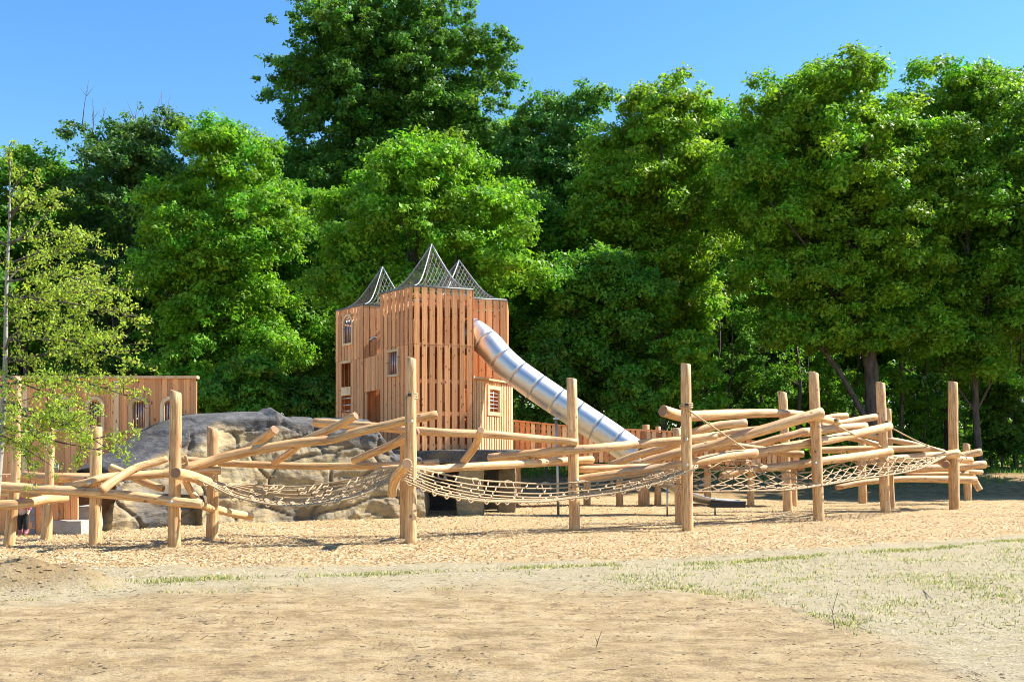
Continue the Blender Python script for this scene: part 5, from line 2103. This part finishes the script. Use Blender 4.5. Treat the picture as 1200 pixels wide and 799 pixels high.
# ---------------------------------------------------------------- the young tree in front
def young_tree():
    r = random.Random(77)
    dT = 13.6
    base = P(-14, 672, dT)
    root = thing("young_tree", "slim young tree with sparse yellow green leaves in front of the playhouse wall", "tree", (base.x, base.y, ground_z(base.x, base.y)))
    tr_ = [base + Vector((0, 0, -0.2)), P(-6, 600, dT), P(1, 520, dT), P(6, 430, dT), P(7.5, 340, dT), P(11, 260, dT), P(12, 180, dT)]
    sp = spline(tr_, 26)
    mb = MB()
    mb.tube(sp, [0.062 * (1 - 0.88 * (i / 25) ** 0.9) for i in range(26)], 9)
    mb.build("trunk", simple("grey_young_bark", (0.30, 0.28, 0.24), 0.85, 0, 0.4), root)
    br = MB()
    C_, Nn, Sz = [], [], []

    def leaf_at(p, s=1.0):
        C_.append(tuple(p))
        nv = Vector((r.gauss(0, .7), r.gauss(0, .7), r.uniform(-.2, 1))).normalized()
        Nn.append(tuple(nv))
        Sz.append(s * r.uniform(0.014, 0.032))

    def branch(a, e, rad, lev):
        a, e = Vector(a), Vector(e)
        L = (e - a).length
        mid = a.lerp(e, .5) + Vector((r.uniform(-.1, .1), r.uniform(-.1, .1), r.uniform(-.02, .12))) * L
        pl = spline([a, mid, e], 8 if lev < 2 else 5)
        br.tube(pl, [rad * (1 - .8 * i / (len(pl) - 1)) for i in range(len(pl))], 5 if lev < 1 else 3)
        if lev < 2:
            nk = int(3 + L * (6.0 if lev == 0 else 7.0))
            for _ in range(nk):
                t = r.uniform(0.25, 1.0)
                s0 = pl[min(int(t * (len(pl) - 1)), len(pl) - 2)]
                dr = (e - a).normalized()
                sd = Vector((r.gauss(0, .6), r.gauss(0, .6), r.gauss(0.15, .45)))
                ln = L * r.uniform(.2, .42) * (1.15 - t * 0.5)
                branch(s0, s0 + (dr * .75 + sd).normalized() * ln, rad * .4, lev + 1)
        if lev >= 1:
            for _ in range(int(4 + L * 22)):
                q = pl[r.randint(1, len(pl) - 1)]
                q2 = pl[max(pl.index(q) - 1, 0)]
                leaf_at(q.lerp(q2, r.random()) + Vector((r.gauss(0, .03), r.gauss(0, .03), r.gauss(-.015, .03))))
    ends = [((5, 470), (150, 540), 12.9), ((5, 450), (168, 470), 13.0), ((3, 500), (130, 590 - 60), 12.7), ((6, 420), (120, 415), 13.3), ((6, 400), (135, 365), 13.9), ((7, 380), (110, 320), 14.3),
            ((7, 350), (150, 340), 13.0), ((8, 320), (95, 270), 13.5), ((9, 290), (70, 235), 14.0), ((10, 260), (55, 215), 13.3), ((11, 230), (40, 195), 13.6), ((4, 480), (95, 500), 12.4),
            ((5, 440), (70, 470), 12.3), ((2, 510), (60, 545), 12.6), ((6, 410), (60, 400), 12.4), ((7, 360), (60, 340), 12.6), ((8, 330), (45, 300), 14.3), ((5, 455), (-80, 430), 13.2), ((7, 370), (-90, 330), 13.8),
            ((9, 290), (-60, 240), 13.5), ((12, 200), (14, 165), 13.6), ((3, 495), (-60, 500), 13.0), ((8, 310), (130, 300), 13.4), ((9, 285), (88, 285), 13.2), ((7, 345), (163, 372), 13.6), ((6, 400), (165, 428), 13.2), ((10, 250), (78, 225), 13.6), ((8, 330), (120, 350), 12.6), ((4, 470), (40, 520), 12.0), ((6, 425), (150, 395), 14.2)]
    for (a, e, dd) in ends:
        branch(P(a[0], a[1], dT), P(e[0], e[1], dd), 0.017, 0)
    br.build("branches", M['bark'], root)
    c = np.array(C_) - np.array(WL[root.name])
    n = len(c)
    col = np.array([[0.16, 0.23, 0.03]]) * (0.65 + 0.7 * rng.random((n, 1)))
    warm = rng.random(n) < 0.25
    col[warm] *= np.array([1.25, 1.0, 0.8])
    link("crown", leaf_mesh("crown", c, np.array(Nn), np.array(Sz), col, M['leaf_young'], 0.55, False), root)
    print("young leaves", n)


young_tree()

# ---------------------------------------------------------------- small things on the sand
def twig(label, pts, r=0.006, side=()):
    root_p = P(*pts[0])
    mb = MB()
    sp = spline([P(*p) for p in pts], 8)
    mb.tube(sp, [r * (1 - 0.6 * i / 7) for i in range(8)], 5)
    for a_, b_ in side:
        mb.tube([P(*a_), P(*b_)], [r * .7, r * .3], 4)
    o = mb.build("twig", M['twig'], None, root_p)
    tag(o, label, "twig")


def gp(px, py, up=0.0):
    d = gd(py)
    return (px, py - up, d)


twig("thin upright dry stalk on the sand at the right, the taller of two", [gp(978, 736), (976, 715, gd(736)), (983, 690, gd(736))], 0.0045, (((977, 720, gd(736)), (972, 708, gd(736))),))
twig("forked dry stalk standing in the middle of the bare sand", [gp(699, 757), (702, 747, gd(757)), (706, 738, gd(757))], 0.004, (((700, 752, gd(757)), (697, 745, gd(757))),))
twig("dark stick lying on the sand at the left centre", [gp(195, 775.5, 1), gp(199, 773, 1), gp(202, 771.5, 1)], 0.013)
twig("short bent twig lying on the bare sand at the bottom left", [gp(63, 756, 0.5), gp(69, 753, 0.5), gp(77, 752.5, 0.5), gp(72, 757, 0.5)], 0.007)
twig("long dry twig lying across the pale ground at the bottom right", [gp(1125, 772, 0.6), gp(1150, 778, 0.6), gp(1185, 775, 0.6)], 0.006)
twig("slanting dry twig on the pale grassy ground right of the tall stalk", [gp(1082, 692, 0.5), gp(1088, 698, 0.5), gp(1093, 703, 0.5)], 0.008)
